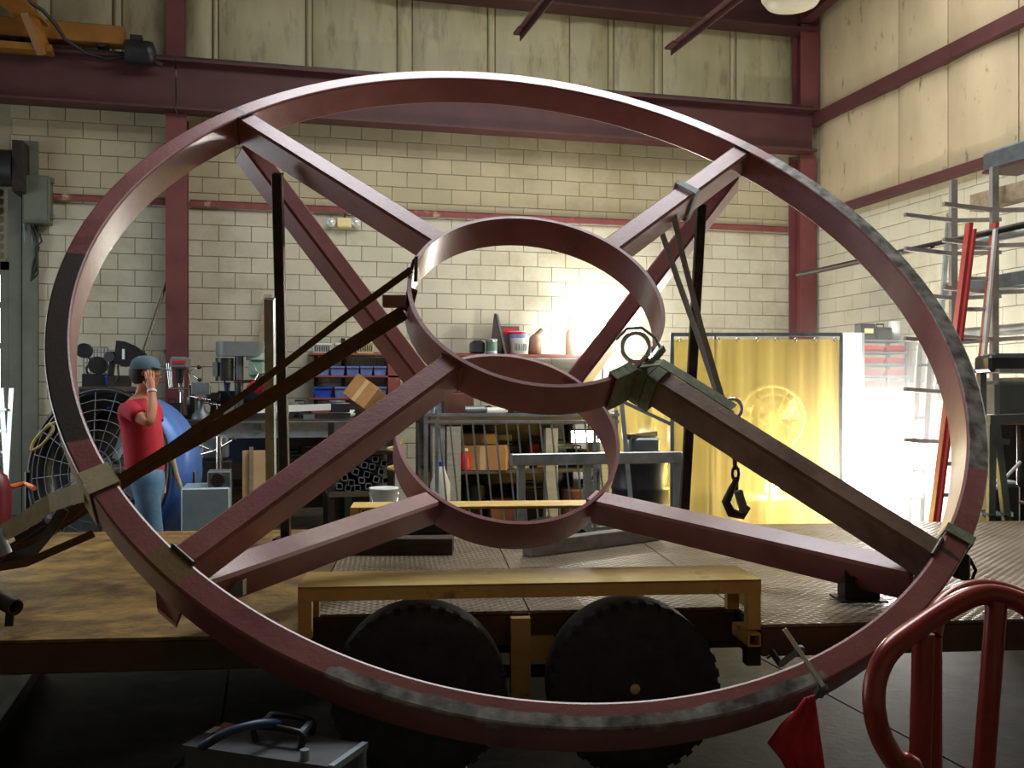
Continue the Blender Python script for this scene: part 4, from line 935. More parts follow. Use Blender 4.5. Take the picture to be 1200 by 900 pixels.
for x_ in range(98, 127, 4): MB().bar(onY(x_, 407, 12.45), onY(x_, 453, 12.45), .012, .012, CF).build('wire', greysteel, gp_)
for y_ in range(407, 452, 6): MB().bar(onY(98, y_, 12.45), onY(126, y_, 12.45), .012, .012).build('wire', greysteel, gp_)
# leaning pipe beside the column
tag(MB().cyl(onY(168, 412, 12.3), onY(196, 327, 13.0), .022).build('steel_pipe', chrome), 'bright steel pipe leaning against wall left of the red column', 'pipe', 'leaning rods')
tag(MB().cyl(onY(184, 428, 12.6), onY(197, 405, 13.0), .012).build('steel_pipe', greysteel), 'thin grey rod leaning at the foot of the red column', 'pipe', 'leaning rods')
tag(MB().bar(toz(onY(288, 470, 12.7), .01), onY(314, 345, 13.1), .1, .03, CF).build('plank', wood), 'grey plank leaning on block wall behind the left prop', 'plank')
# long steel bench with channel edge
t, z2, bx0, bx1 = bench('steel_bench', 'long steel work bench with channel edge along rear left wall', 196, 415, 492, 10.9, 1.3, darksteel, greysteel, shelf=.45)
ch = MB(); a, b = onY(246, 500, 10.85), onY(412, 500, 10.85); ch.box(((a.x + b.x) / 2, 10.86, z2 - .10), (b.x - a.x, .012, .17)); ch.box(((a.x + b.x) / 2, 10.82, z2 - .02), (b.x - a.x, .08, .012)); ch.box(((a.x + b.x) / 2, 10.82, z2 - .185), (b.x - a.x, .08, .012)); ch.build('channel_edge', galv, t)
MB().px(296, 497, 306, 507, 10.84, .01).build('label_plate', greysteel, t)
MB().px(260, 512, 312, 540, 11.1, .5).build('drawer_cabinet', blued, t)
def drill(px, pyt, pyb, Y, sc_, m, name, label, redlab=False, zb=None):
    t = thing(name, label, 'drill press', onY(px, pyb, Y)); base = onY(px, pyb, Y); base.z = zb if zb else base.z; top = onY(px, pyt, Y).z; hh = top - base.z
    X = base.x
    return t, X, base.z, top, hh
# small black and red drill press
t, X, zb, zt, hh = drill(211, 418, 497, 11.6, 1, blackp, 'small_drill_press', 'small black drill press with red label left of the grey one', zb=z2)
MB().box((X, 11.7, zb + .02), (.26, .34, .04), None, .01).build('base', darksteel, t); MB().cyl((X, 11.82, zb), (X, 11.82, zt - .05), .028).build('column', chrome, t)
hd = MB().box((X, 11.66, zt - .07), (.19, .42, .13), None, .02).build('head', greyp, t); MB().box((X - .0, 11.444, zt - .065), (.13, .01, .035)).build('name_plate', redp, hd)
MB().cyl((X, 11.58, zt - .13), (X, 11.58, zt - .30), .05, .035).build('quill', blackp, t); MB().cyl((X, 11.58, zt - .30), (X, 11.58, zt - .40), .02, .008).build('chuck', chrome, t)
MB().box((X, 11.62, zb + .34), (.24, .24, .025), None, .005).build('table', chrome, t)
for k, (dx, dz_) in enumerate(((.20, .02), (.21, -.12), (.06, -.2))):
    h0 = V((X + .09, 11.6, zt - .17)); h1 = V((X + .09 + dx * .6, 11.5, zt - .14 + dz_)); MB().cyl(h0, h1, .008).build('feed_handle', chrome, t); MB().ball(h1, .025, 10).build('handle_knob', blackp, t)
MB().box((X + .13, 11.6, zb + .2), (.05, .1, .36)).build('belt_guard', blackp, t)
for k in range(4): MB().cyl((X - .1 + k * .012, 11.5, zb + .35), (X - .13 + k * .02, 11.52, zb + .62), .012).build('hanging_tool', chrome, t) if k < 3 else None
# large grey drill press
t, X, zb, zt, hh = drill(279, 400, 497, 11.5, 1, greyp, 'large_drill_press', 'large grey-hooded drill press left of the wall shelf', zb=z2)
a, b = onY(252, 408, 11.4), onY(305, 408, 11.4)
bl = onY(275, 417, 11.4).z; zt = onY(275, 400, 11.4).z; n = 20
poly = []
for i in range(n + 1): t_ = math.pi / 2 + math.pi * i / n; poly.append(V((a.x + .14 + .14 * math.cos(t_), 11.55 + .14 * math.sin(t_), bl)))
for i in range(n + 1): t_ = -math.pi / 2 + math.pi * i / n; poly.append(V((b.x - .06 + .14 * math.cos(t_), 11.55 + .14 * math.sin(t_), bl)))
MB().prism(poly, (0, 0, zt - bl)).build('belt_cover', greyp, t)
MB().lathe([(.14, 0), (.13, .05), (.1, .12)], (b.x - .02, 11.55, bl - .04), (0, 0, 1), 16).build('pulley_dome', greenp, t)
cx = onY(280, 440, 11.5).x; MB().cyl((cx, 11.55, zb), (cx, 11.55, bl), .05).build('column', greysteel, t)
mx = onY(263, 425, 11.5).x; m_ = MB().cyl((mx, 11.55, bl - .02), (mx, 11.55, bl - .28), .1, n=18).build('motor', blacks, t); MB().box((mx - .1, 11.5, bl - .15), (.05, .12, .16)).build('junction_box', greysteel, m_)
hx = onY(303, 430, 11.5).x; MB().box((hx - .02, 11.55, bl - .14), (.18, .22, .2), None, .03).build('head', greenp, t); MB().cyl((hx, 11.52, bl - .2), (hx, 11.52, bl - .42), .035, .02).build('quill', greysteel, t)
for k in range(3): an = k * 2.1; MB().cyl((hx, 11.43, bl - .2), (hx + .12 * math.cos(an), 11.38, bl - .2 + .12 * math.sin(an)), .008).build('feed_handle', chrome, t)
MB().box((cx + .12, 11.5, zb + .42), (.34, .3, .03)).build('table', darksteel, t); MB().box((cx + .05, 11.55, zb + .02), (.45, .35, .04)).build('base', darksteel, t)
MB().tube(smooth([V((mx, 11.5, bl - .28)), V((mx + .04, 11.48, bl - .42)), V((mx + .12, 11.48, bl - .5))]), .01, 6).build('cord', blackp, t)
tag(cloth('red_rag', [[onY(289 + 24 * i / 8, 448 + 3 * j + (4 if i in (0, 8) else 0) + 2 * math.sin(i * 1.7), 11.3 + .02 * j) for i in range(9)] for j in range(5)], redcloth, .03, 2).build('red_rag', redcloth), 'red rag bundled on the large drill press table', 'rag')
# blue cabinet under the large drill and other bench goods
tb = thing('blue_tool_box', 'blue steel tool box on bench below the large drill press', 'tool box', onY(276, 497, 11.2)); MB().px(255, 458, 318, 492, 11.75, .3, z2, .01).build('body', blued, tb); MB().px(256, 470, 317, 472, 11.745, .01).build('seam', darksteel, tb); MB().px(262, 475, 275, 491, 11.74, .02).build('white_drawer', whitep, tb)
cbx = [(268, 449, 274, 458, bluep, 'tiny blue cup on the blue tool box'), ]
tag(MB().lathe([(.03, 0), (.04, .1), (.036, .1), (.028, .01), (0, .01)], V((onY(266, 455, 11.8).x, 11.85, onY(286, 458, 11.75).z - .004)), n=14).build('blue_cup', bluep), 'tiny blue cup on the blue tool box', 'cup')
# vices and castings between the drill presses
def casting(px, pyb, Y, h, wd, m, label, nm='bench_vise', cat='vise', z=None):
    q = onY(px, pyb, Y); q.z = z if z is not None else q.z; t = thing(nm, label, cat, q)
    MB().lathe([(wd * .5, 0), (wd * .45, h * .12), (wd * .2, h * .25), (wd * .18, h * .5)], q, n=14).build('base', m, t)
    MB().box(q + V((0, 0, h * .62)), (wd * .5, wd * 1.3, h * .25), None, .01).build('body', m, t); MB().box(q + V((0, -wd * .55, h * .8)), (wd * .9, wd * .2, h * .35), None, .01).build('front_jaw', m, t); MB().box(q + V((0, wd * .1, h * .8)), (wd * .9, wd * .2, h * .35), None, .01).build('rear_jaw', m, t)
    MB().cyl(q + V((0, -wd * .5, h * .55)), q + V((0, -wd * 1.1, h * .55)), wd * .08).build('screw', chrome, t); MB().cyl(q + V((-wd * .5, -wd * 1.05, h * .6)), q + V((wd * .5, -wd * 1.05, h * .5)), wd * .04).build('handle', chrome, t)
casting(236, 492, 11.4, .42, .22, greysteel, 'grey bench vise between the two drill presses', z=z2)
casting(250, 492, 11.7, .3, .18, darksteel, 'dark bench vise behind the grey one', z=z2)
# machine under bench: lathe-like clutter
lt = thing('small_milling_head', 'greyish machine head with levers below the steel bench', 'machine', onY(252, 560, 10.7)); lt.location.z = 0; RM[lt.name] = M.Translation(lt.location)
q = onY(252, 540, 10.7); MB().box((q.x, 10.75, .4), (.35, .4, .8), None, .02).build('stand', darksteel, lt); MB().box((q.x, 10.7, .93), (.28, .3, .26), None, .03).build('head', greysteel, lt); MB().cyl((q.x + .05, 10.5, .6), (q.x + .05, 10.5, 1.05), .035).build('spindle', chrome, lt)
for dx, dz_ in ((-.25, .1), (-.2, -.05), (.2, .12)): MB().cyl((q.x, 10.52, .9), (q.x + dx, 10.42, .9 + dz_), .012).build('lever', chrome, lt); MB().ball((q.x + dx, 10.42, .9 + dz_), .025, 8).build('knob', blackp, lt)
wp_ = thing('plywood_panel', 'brown plywood panel standing under the steel bench', 'panel', onY(300, 560, 10.6)); wp_.location.z = 0; RM[wp_.name] = M.Translation(wp_.location)
MB().px(284, 528, 313, 570, 10.75, .04, 0).build('sheet', cardl, wp_); MB().px(292, 524, 297, 576, 10.70, .03, 0).build('batten', wood, wp_)
# white gutter lengths on the bench
wt = thing('white_gutter', 'long white gutter length lying on the steel bench', 'gutter', onY(350, 490, 11.0)); a, b = onY(285, 488, 11.0), onY(408, 480, 11.25); a.z = z2 + .1; b.z = z2 + .14
MB().bar(a, b, .12, .07).build('profile', whitep, wt); MB().bar(V((a.x + .6, 11.0, z2 + .04)), V((b.x, 11.15, z2 + .04)), .1, .05).build('black_profile', blackp, wt); q = onY(362, 489, 10.95); MB().box(q, (.12, .06, .06)).build('bracket', greysteel, wt)
MB().box(V((b.x - .1, b.y - .08, b.z - .02)), (.22, .05, .1)).build('printed_end', blacks, wt)
# wall shelf with bins
def shelf3():
    Y = 12.75; t = thing('storage_shelf', 'reddish brown wall shelf with bins on rear wall', 'shelf', onY(410, 480, Y))
    a, b = onY(362, 440, Y), onY(470, 440, Y); zs = [onY(410, 414, Y).z, onY(410, 440, Y).z, onY(410, 466, Y).z]
    for z in zs: MB().box(((a.x + b.x) / 2, Y + .21, z - .012), (b.x - a.x, .42, .024)).build('board', shelfred, t)
    MB().box((onY(462, 440, Y).x, Y + .21, zs[1] - .06), (.16, .42, .62)).build('end_panel', shelfred, t)
    for x_ in (405, 372): MB().box((onY(x_, 440, Y).x, WY - .03, zs[1]), (.05, .04, 1.0)).build('upright', darksteel, t)
    return Y, zs
Ys, zs = shelf3()
def basket(x0, x1, y0, m, label, z):
    t, xm, wd, zb, zt = bin_(x0, y0, x1, 0, Ys + .03, m, label, z, 'slotted baskets on the shelf', nm='slotted_basket', cat='basket')
    for k in range(7): MB().box((xm + wd * (k - 3) / 8.5, Ys + .032, zb + (zt - zb) * .42), (wd * .045, .012, (zt - zb) * .5)).build('slot', blackp, t)
basket(366, 389, 402, whitep, 'white slotted basket, leftmost on the top shelf', zs[0]); basket(393, 413, 402, whitep, 'white slotted basket in the middle of the top shelf', zs[0]); basket(417, 439, 399, cream, 'yellow slotted basket on the top shelf', zs[0])
for i, (x0, x1, d) in enumerate(((370, 386, 'first'), (387, 404, 'second'), (406, 421, 'third'), (422, 437, 'fourth'), (438, 453, 'fifth'))):
    bin_(x0, 429, x1, 0, Ys + .03, bluet, 'blue clear bin, %s from left on the middle shelf' % d, zs[1], 'bins on the middle shelf')
    mb = MB(); 
for i, (x0, x1, d) in enumerate(((368, 389, 'left end'), (392, 408, 'middle'), (441, 453, 'right end'))):
    bin_(x0, 453, x1, 0, Ys + .03, bluep if i == 0 else bluet, 'blue bin at the %s of the bottom shelf' % d, zs[2], 'bins on the bottom shelf')
# tilted cardboard box
def cbox(c, size, rot, label, m=card, nm='cardboard_box', flap=True):
    t = thing(nm, label, 'box', c); MB().box(c, size, rot, .004).build('carton', m, t)
    for s in (-1, 1): MB().box(V(c) + rot @ V((s * size[0] * .25, 0, size[2] / 2 + .003)), (size[0] * .49, size[1] * .99, .005), rot).build('flap', m, t)
    MB().box(V(c) + rot @ V((0, -size[1] / 2 - .002, 0)), (.06, .004, size[2] * .98), rot).build('tape', cardl, t); return t
cbox(onY(428, 463, 11.9), (.36, .3, .30), M.Rotation(R_(38), 3, 'Y') @ M.Rotation(R_(-35), 3, 'Z'), 'cardboard box tilted on its corner right of the wall shelf')
tag(MB().lathe([(.05, 0), (.08, .02), (.09, .06), (.05, .1), (.02, .12), (0, .12)], V((onY(342, 466, 11.6).x, 11.6, z2 + .09)), (.3, -1, .2), 16).build('alarm_bell', greysteel), 'small grey round casting beside the left prop at bench', 'casting')
# scrap metal left of the hub: lengths of square tube ends on
tb = [(404, 560), (412, 566), (417, 553), (424, 563), (430, 556), (436, 547), (441, 562), (419, 572), (408, 572), (432, 570), (447, 553), (398, 570), (427, 545), (440, 538), (450, 543), (452, 563)]
for i, (x_, y_) in enumerate(tb):
    q = onY(x_, y_, 10.0); s = .055; r = M.Rotation(R_(-8 + (i * 37) % 25), 3, 'Y') ; mb = MB(); L = .9 + .05 * (i % 4)
    for dx, dz_, a, b in ((-s / 2, 0, .008, s), (s / 2, 0, .008, s), (0, s / 2, s, .008), (0, -s / 2, s, .008)): mb.box(q + r @ V((dx, L / 2, dz_)), (a, L, b), r)
    tag(mb.build('square_tube', greysteel if i % 3 else galv), 'short square steel tube in the scrap pile left of lower hub ring', 'steel tube', 'square tubes in the scrap pile')
rk = thing('scrap_rack', 'low dark rack holding square tubes left of lower hub ring', 'rack', toz(onY(425, 575, 10.2), 0))
MB().px(385, 576, 462, 582, 9.98, 1.0).build('shelf', wooddk, rk)
for x_ in (388, 458):
    for yy in (10.02, 10.9): q = onY(x_, 575, 10.0); MB().box((q.x, yy, .6), (.06, .06, 1.2)).build('post', darksteel, rk)
MB().px(385, 528, 462, 533, 9.98, 1.0).build('shelf', darksteel, rk); MB().px(384, 500, 463, 590, 10.95, .03, .05).build('back_panel', wooddk, rk)
bk = thing('steel_bucket', 'white ribbed bucket behind the far fender', 'bucket', toz(P(450, 590, 8.8), 0)); q = toz(P(450, 590, 8.8), 0)
MB().lathe([(0, .16), (.11, .16), (.118, .4), (.122, .41), (.12, .48), (.126, .5), (.13, .63), (.136, .64), (.13, .65), (.122, .62), (.11, .2), (0, .18)], q, n=24).build('pail', whitep, bk); MB().tube([q + V((-.13, 0, .6)), q + V((-.1, -.1, .5)), q + V((0, -.14, .46)), q + V((.1, -.1, .5)), q + V((.13, 0, .6))], .005, 6).build('bail', chrome, bk)
MB().box(q + V((0, .0, .08)), (.3, .3, .16)).build('crate_stand', wooddk, bk)
tag(MB().tube(smooth([onY(464 + 9 * math.cos(k * .9), 515 + 3.2 * k + 3 * math.sin(k * .9), 9.93) for k in range(14)]), .02, 8).build('hemp_rope', rope), 'thick tan rope hanging behind left of lower hub ring', 'rope')
tag(MB().px(455, 512, 463, 522, 10.0, .12, bev=.02).build('red_can', redp), 'small red can on scrap rack behind lower left spoke', 'can')

# loose goods along the steel bench
def loose(px, w_, h_, Y, m, label, nm, cat, kind, z=z2, d=.22): return goods(px, w_, h_, Y, m, label, nm, cat, kind, z, d, 'loose goods on the steel bench')
def goods(px, w_, h_, Y, m, label, nm, cat, kind='box', z=0, d=.25, grp='goods on the timber bench'):
    q = V((onY(px, 480, Y).x, Y, z)); t = thing(nm, label, cat, q, grp)
    if kind == 'case':
        MB().box(q + V((0, d / 2, h_ * .45)), (w_, d, h_ * .9), None, .012).build('body', m, t); MB().box(q + V((0, d / 2, h_ * .95)), (w_ * .96, d * .96, h_ * .1), None, .008).build('lid', m, t); MB().tube([q + V((-w_ * .2, d / 2, h_)), q + V((-w_ * .18, d / 2, h_ + .04)), q + V((w_ * .18, d / 2, h_ + .04)), q + V((w_ * .2, d / 2, h_))], .01, 6).build('handle', blackp, t)
    elif kind == 'grinder':
        MB().cyl(q + V((-w_ / 2, 0, h_ * .4)), q + V((w_ * .3, 0, h_ * .4)), h_ * .35, h_ * .4).build('body', m, t); MB().cyl(q + V((w_ * .3, 0, h_ * .4)), q + V((w_ * .45, 0, h_ * .4)), h_ * .4, h_ * .25).build('gear_head', chrome, t); MB().cyl(q + V((w_ * .38, -.03, h_ * .4)), q + V((w_ * .38, -.045, h_ * .4)), h_ * .4, n=18).build('disc', darksteel, t)
    elif kind == 'can':
        MB().lathe([(0, 0), (w_ / 2, 0), (w_ / 2 + .004, .01), (w_ / 2, .02), (w_ / 2, h_ - .02), (w_ / 2 + .004, h_ - .01), (w_ / 2 - .01, h_)], q, n=18).build('can_body', m, t); MB().cyl(q + V((0, 0, h_ - .01)), q + V((0, 0, h_ + .002)), w_ * .4).build('lid', greysteel, t)
    return t
loose(352, .3, .16, 11.75, darksteel, 'dark case on the bench right of the left prop', 'metal_case', 'case', 'case'); loose(378, .26, .14, 11.6, shelfred, 'red-brown case on the bench below bottom shelf bins', 'metal_case', 'case', 'case')
loose(395, .2, .2, 11.7, greysteel, 'grey tin on the bench left of tilted carton', 'tin', 'tin', 'can'); loose(405, .34, .12, 11.35, whitep, 'white angle grinder below the tilted carton', 'angle_grinder', 'grinder', 'grinder')
loose(330, .24, .14, 11.4, bluesteel, 'blue-grey angle grinder between large drill and left prop', 'angle_grinder', 'grinder', 'grinder')
loose(226, .14, .24, 11.75, galv, 'bright tin behind the small drill press', 'tin', 'tin', 'can'); loose(200, .2, .18, 11.5, blacks, 'black case at left end of the steel bench', 'metal_case', 'case', 'case')
zsl = .465
loose(222, .4, .4, 11.2, blued, 'dark blue case under the steel bench at left', 'metal_case', 'case', 'case', zsl, .4); loose(340, .5, .35, 11.2, greysteel, 'grey case under the steel bench right of prop', 'metal_case', 'case', 'case', zsl, .4)
loose(366, .3, .42, 11.3, wooddk, 'dark drum under steel bench, right end', 'tin_drum', 'drum', 'can', zsl); loose(392, .34, .3, 11.2, bluesteel, 'pale blue case under steel bench at right end', 'metal_case', 'case', 'case', zsl, .4)
# ================================================================ rear centre: balustrade, timber bench, steel table
RY = 9.2
rl = thing('balustrade_panel', 'grey steel balustrade panel with slanted pickets behind the hub', 'railing', toz(onY(610, 590, RY), 0))
def RZ(px, py): return onY(px, py, RY)
MB().bar(RZ(498, 486), RZ(725, 486), .045, .03).build('top_rail', galv, rl); MB().bar(RZ(498, 494), RZ(725, 494), .035, .025).build('upper_rail', galv, rl)
bz = .16; 
A = RZ(500, 494); Bp = RZ(724, 494); A.z = Bp.z = bz; MB().bar(A, Bp, .04, .03).build('bottom_rail', galv, rl)
for px_ in (499, 512, 697, 722): q = RZ(px_, 480); MB().bar(toz(q, 0), q, .035, .035, CF).build('post', galv, rl)
for i in range(16):
    p = RZ(514 + i * 13.2, 495); q = toz(p + V((.105, 0, 0)), bz); q = p + (q - p) * 1.0; MB().bar(p, q, .016, .016, CF).build('picket', galv, rl)
t, z3, *_ = bench('timber_bench', 'heavy timber work bench loaded with tools behind the balustrade', 505, 720, 487, 10.5, 1.2, wooddk, woodgr, th=.1, leg=.14, shelf=.62)
MB().px(640, 502, 654, 590, 10.5, .12, 0).build('leg', woodgr, t); MB().px(524, 500, 540, 590, 10.48, .12, 0).build('leg', woodgr, t)
zsf = .635
cbox(V((onY(569, 550, 10.7).x, 10.75, zsf + .14)), (.52, .34, .27), M.Rotation(R_(-20), 3, 'Z'), 'cardboard box on the shelf of timber bench behind pickets')
cbox(V((onY(560, 530, 11.1).x, 11.25, zsf + .2)), (.42, .34, .36), M.Rotation(R_(4), 3, 'Z'), 'pale cardboard box behind another on timber bench shelf', cardl)
tag(MB().px(514, 510, 600, 521, 11.6, .04, zsf).build('plank', wood), 'tan board standing upright at the back of timber bench', 'board')
jr = thing('red_bottle', 'pink-red plastic bottle on timber bench shelf at left', 'bottle', V((onY(546, 545, 10.6).x, 10.65, zsf))); q = jr.location.copy(); MB().lathe([(0, 0), (.06, 0), (.065, .02), (.065, .16), (.03, .2), (.03, .22)], q, n=16).build('bottle_body', redp, jr); MB().cyl(q + V((0, 0, .22)), q + V((0, 0, .25)), .033).build('cap', whitep, jr)
wj = thing('white_jug', 'white jug on the floor behind balustrade at left', 'jug', V((onY(517, 570, 9.5).x, 9.55, 0))); q = wj.location.copy(); MB().lathe([(0, 0), (.1, 0), (.1, .6), (.05, .74), (.04, .78)], q, n=16).build('jug_body', whitep, wj); MB().cyl(q + V((0, 0, .78)), q + V((0, 0, .82)), .045).build('cap', bluep, wj)
# goods on top of the timber bench
goods(538, .34, .28, 10.75, mat('dark_red_case', '4e2b26', '613a33', 5, .6), 'dark red-brown tool case on the timber bench at left', 'tool_case', 'case', 'case', z3)
goods(520, .22, .2, 10.9, bluesteel, 'pale blue-grey case at the left end of timber bench', 'metal_case', 'case', 'case', z3)
goods(560, .3, .14, 10.7, greysteel, 'angle grinder lying on timber bench beside dark red case', 'angle_grinder', 'grinder', 'grinder', z3)
goods(585, .28, .12, 10.65, whitep, 'white angle grinder on the middle of timber bench', 'angle_grinder', 'grinder', 'grinder', z3)
goods(607, .26, .13, 10.7, greysteel, 'grey angle grinder right of the white one on timber bench', 'angle_grinder', 'grinder', 'grinder', z3)
goods(632, .16, .14, 10.8, bluesteel, 'blue-grey tin at the right of timber bench', 'tin', 'tin', 'can', z3); goods(655, .2, .12, 10.7, whitep, 'white tin box at right end of timber bench', 'tin_box', 'box', 'case', z3)
goods(610, .2, .16, 10.8, cream, 'yellow tin on timber bench shelf, behind the steel table', 'tin', 'tin', 'can', zsf); goods(640, .22, .18, 10.8, card, 'small brown carton case on timber bench shelf', 'carton', 'carton', 'case', zsf); goods(680, .24, .2, 10.9, darksteel, 'dark metal case on right of timber bench shelf', 'metal_case', 'case', 'case', zsf)
goods(590, .3, .3, 10.75, mat('rusty_box', '6a3a22', '83502f', 6, .7), 'rusty brown crate on floor below the timber bench', 'rusty_crate', 'crate', 'case', 0); goods(675, .35, .4, 10.75, mat('brown_drum', '5d3620', '77492d', 6, .7), 'brown tin drum on floor below timber bench', 'tin_drum', 'drum', 'can', 0)
for k, (px_, w_, h_, m_, lb, kd) in enumerate(((530, .3, .2, greysteel, 'grey case at left end of timber bench shelf', 'case'), (600, .26, .24, wooddk, 'dark wooden case on timber bench shelf at middle', 'case'), (625, .14, .26, redp, 'red tin on timber bench shelf behind pickets', 'can'), (660, .3, .26, bluesteel, 'pale case on timber bench shelf near the glowing panel', 'case'), (700, .2, .3, cream, 'cream tin at right end of timber bench shelf', 'can'))): goods(px_, w_, h_, 11.1, m_, lb, 'tin' if kd == 'can' else 'metal_case', 'tin' if kd == 'can' else 'case', kd, zsf)
for k, (px_, w_, h_, m_, lb, kd) in enumerate(((525, .4, .4, wooddk, 'dark crate on floor under timber bench, left end', 'case'), (556, .3, .45, blacks, 'black drum on floor under timber bench', 'can'), (625, .4, .42, darksteel, 'dark steel crate on floor under timber bench, middle', 'case'), (706, .3, .45, rimblack, 'black crate on floor under timber bench, right end', 'case'))): goods(px_, w_, h_, 11.0, m_, lb, 'tin_drum' if kd == 'can' else 'tool_crate', 'drum' if kd == 'can' else 'crate', kd, 0, .4)
# glowing panel added for a greenish white reflection under the bench
wl = thing('glow_panel', 'added glowing greenish white panel under the timber bench', 'lamp', onY(690, 524, 9.9))
MB().px(668, 503, 712, 519, 10.52, .08, bev=.012).build('housing', blackp, wl); MB().px(670, 505, 710, 518, 10.505, .014).build('glow_face', glowgreen, wl)
q = onY(690, 503, 10.54); MB().cyl(q, toz(q, z3 - .05), .012).build('hanger', darksteel, wl)
# steel table with tube top in front
sy_ = 8.0
stt = thing('steel_trestle', 'grey steel trestle table of box beam and legs behind lower hub ring', 'table', toz(onY(700, 600, sy_), 0))
a, b = onY(600, 537, sy_), onY(800, 537, sy_); zt = onY(700, 530, sy_).z
for yy in (sy_,): MB().box(((a.x + b.x) / 2, yy + .04, zt - .055), (b.x - a.x, .08, .10), None, .006).build('beam', greysteel if yy > sy_ else galv, stt)
for x_ in (612, 690, 796):
    X = onY(x_, 560, sy_).x
    for yy in (sy_ + .04,): MB().box((X, yy, (zt - .1) / 2), (.06, .06, zt - .1)).build('leg', galv, stt)
    MB().box((X, sy_ + .04, .025), (.07, .6, .05)).build('foot', galv, stt)
tag(MB().bar(toz(onY(745, 560, 8.4), .02), onY(728, 468, 8.6), .04, .04, CF).build('steel_bar', galv), 'pale steel bar standing on end beside lower hub ring, right side', 'bar')
# ---------------------------------------------------------------- shelf on the wall with cans, behind the upper hub ring
Y = 12.7; a, b = onY(530, 416, Y), onY(700, 416, Y); zc_ = onY(600, 415, Y).z
ws = thing('can_shelf', 'reddish shelf board on rear wall seen through upper hub ring', 'shelf', ((a.x + b.x) / 2, Y + .2, zc_ - .03)); MB().box(((a.x + b.x) / 2, Y + .22, zc_ - .015), (b.x - a.x, .44, .03)).build('board', shelfred, ws)
for px_ in (545, 615, 690): MB().prism([V((onY(px_, 416, Y).x, WY - .01, zc_ - .03)), V((onY(px_, 416, Y).x, WY - .36, zc_ - .03)), V((onY(px_, 416, Y).x, WY - .01, zc_ - .3))], (.02, 0, 0)).build('bracket', darksteel, ws)
def onshelf(px, Yo=.08): return V((onY(px, 410, Y + Yo).x, Y + Yo, zc_))
q = onshelf(561); t = thing('battery_box', 'dark grey rounded box at left on the can shelf', 'box', q); zt = onY(561, 399, Y).z; MB().box(q + V((0, .1, (zt - zc_) / 2)), (.18, .2, zt - zc_), None, .03).build('case', blacks, t); MB().box(q + V((0, .1, zt - zc_ + .005)), (.1, .05, .012)).build('grip', blackp, t)
q = onshelf(576, .03); t = thing('paint_can', 'green labelled paint can on the can shelf', 'can', q); h_ = onY(576, 397, Y).z - zc_; MB().lathe([(0, 0), (.075, 0), (.08, .01), (.075, .02), (.075, h_ - .02), (.08, h_ - .01), (.066, h_)], q, n=20).build('can_body', galv, t); MB().lathe([(.0765, h_ * .2), (.0765, h_ * .8)], q, n=20).build('paper_label', mat('label_green', '3c5e48', '4a6e56', 6, .6), t)
q = onshelf(582, .2); t = thing('try_square', 'dark tapered steel wedge standing on the can shelf', 'square', q); h_ = onY(580, 366, Y).z - zc_
MB().prism([q + V((-.09, 0, 0)), q + V((.11, 0, 0)), q + V((.0, 0, h_)), q + V((-.03, 0, h_))], (0, .03, 0)).build('blade', darksteel, t); MB().bar(q + V((.13, 0, 0)), q + V((.005, -.01, h_ * .98)), .03, .02, CF).build('bright_edge', galv, t)
q = onshelf(600, .2); t = thing('detergent_box', 'dark red-topped carton behind bucket on the can shelf', 'box', q); h_ = onY(600, 381, Y).z - zc_; MB().box(q + V((-.02, .1, h_ / 2)), (.24, .2, h_)).build('carton', mat('carton_dark', '4a3a38', '5c4a46', 5, .7), t); MB().box(q + V((-.02, -.002, h_ * .82)), (.2, .004, h_ * .2)).build('red_band', redp, t)
q = onshelf(611, .0); t = thing('wipes_bucket', 'white tub with blue band and slots on the can shelf', 'tub', q); h_ = onY(611, 388, Y).z - zc_; MB().lathe([(0, 0), (.12, 0), (.14, h_ * .97), (.147, h_), (.13, h_)], q + V((0, .12, 0)), n=24).build('tub_body', whitep, t); MB().lathe([(.1375, h_ * .7), (.1405, h_ * .85)], q + V((0, .12, 0)), n=24).build('blue_band', bluet, t); MB().lathe([(.14, h_ * .86), (.1425, h_ * .96)], q + V((0, .12, 0)), n=24).build('red_band', redp, t)
for k in range(5): MB().box(q + V((-.06 + k * .03, -.004, h_ * .3)), (.012, .012, h_ * .3)).build('slot', greyp, t)
q = onshelf(629, .05); t = thing('brown_jug', 'brown spout jug right of the white tub on can shelf', 'jug', q); h_ = onY(629, 385, Y).z - zc_; jm = mat('jug_brown', '6a4c3a', '7e5e4a', 6, .6); MB().lathe([(0, 0), (.09, 0), (.095, h_ * .55), (.05, h_ * .75), (.035, h_ * .8)], q + V((0, .1, 0)), n=18).build('jug_body', jm, t); MB().cyl(q + V((0, .1, h_ * .7)), q + V((.1, .1, h_)), .04, .03).build('spout', jm, t)
q = onshelf(668, .1); t = thing('spray_gun', 'tan spray gun shape in the glare on can shelf', 'spray gun', q); h_ = onY(668, 372, Y).z - zc_; MB().lathe([(0, 0), (.06, 0), (.06, h_ * .6), (.03, h_ * .7)], q, n=16).build('cup', card, t); MB().bar(q + V((-.02, 0, h_ * .66)), q + V((.02, 0, h_)), .05, .05, CF).build('handle', card, t); MB().bar(q + V((-.02, 0, h_ * .95)), q + V((.18, 0, h_)), .05, .05).build('barrel', card, t)
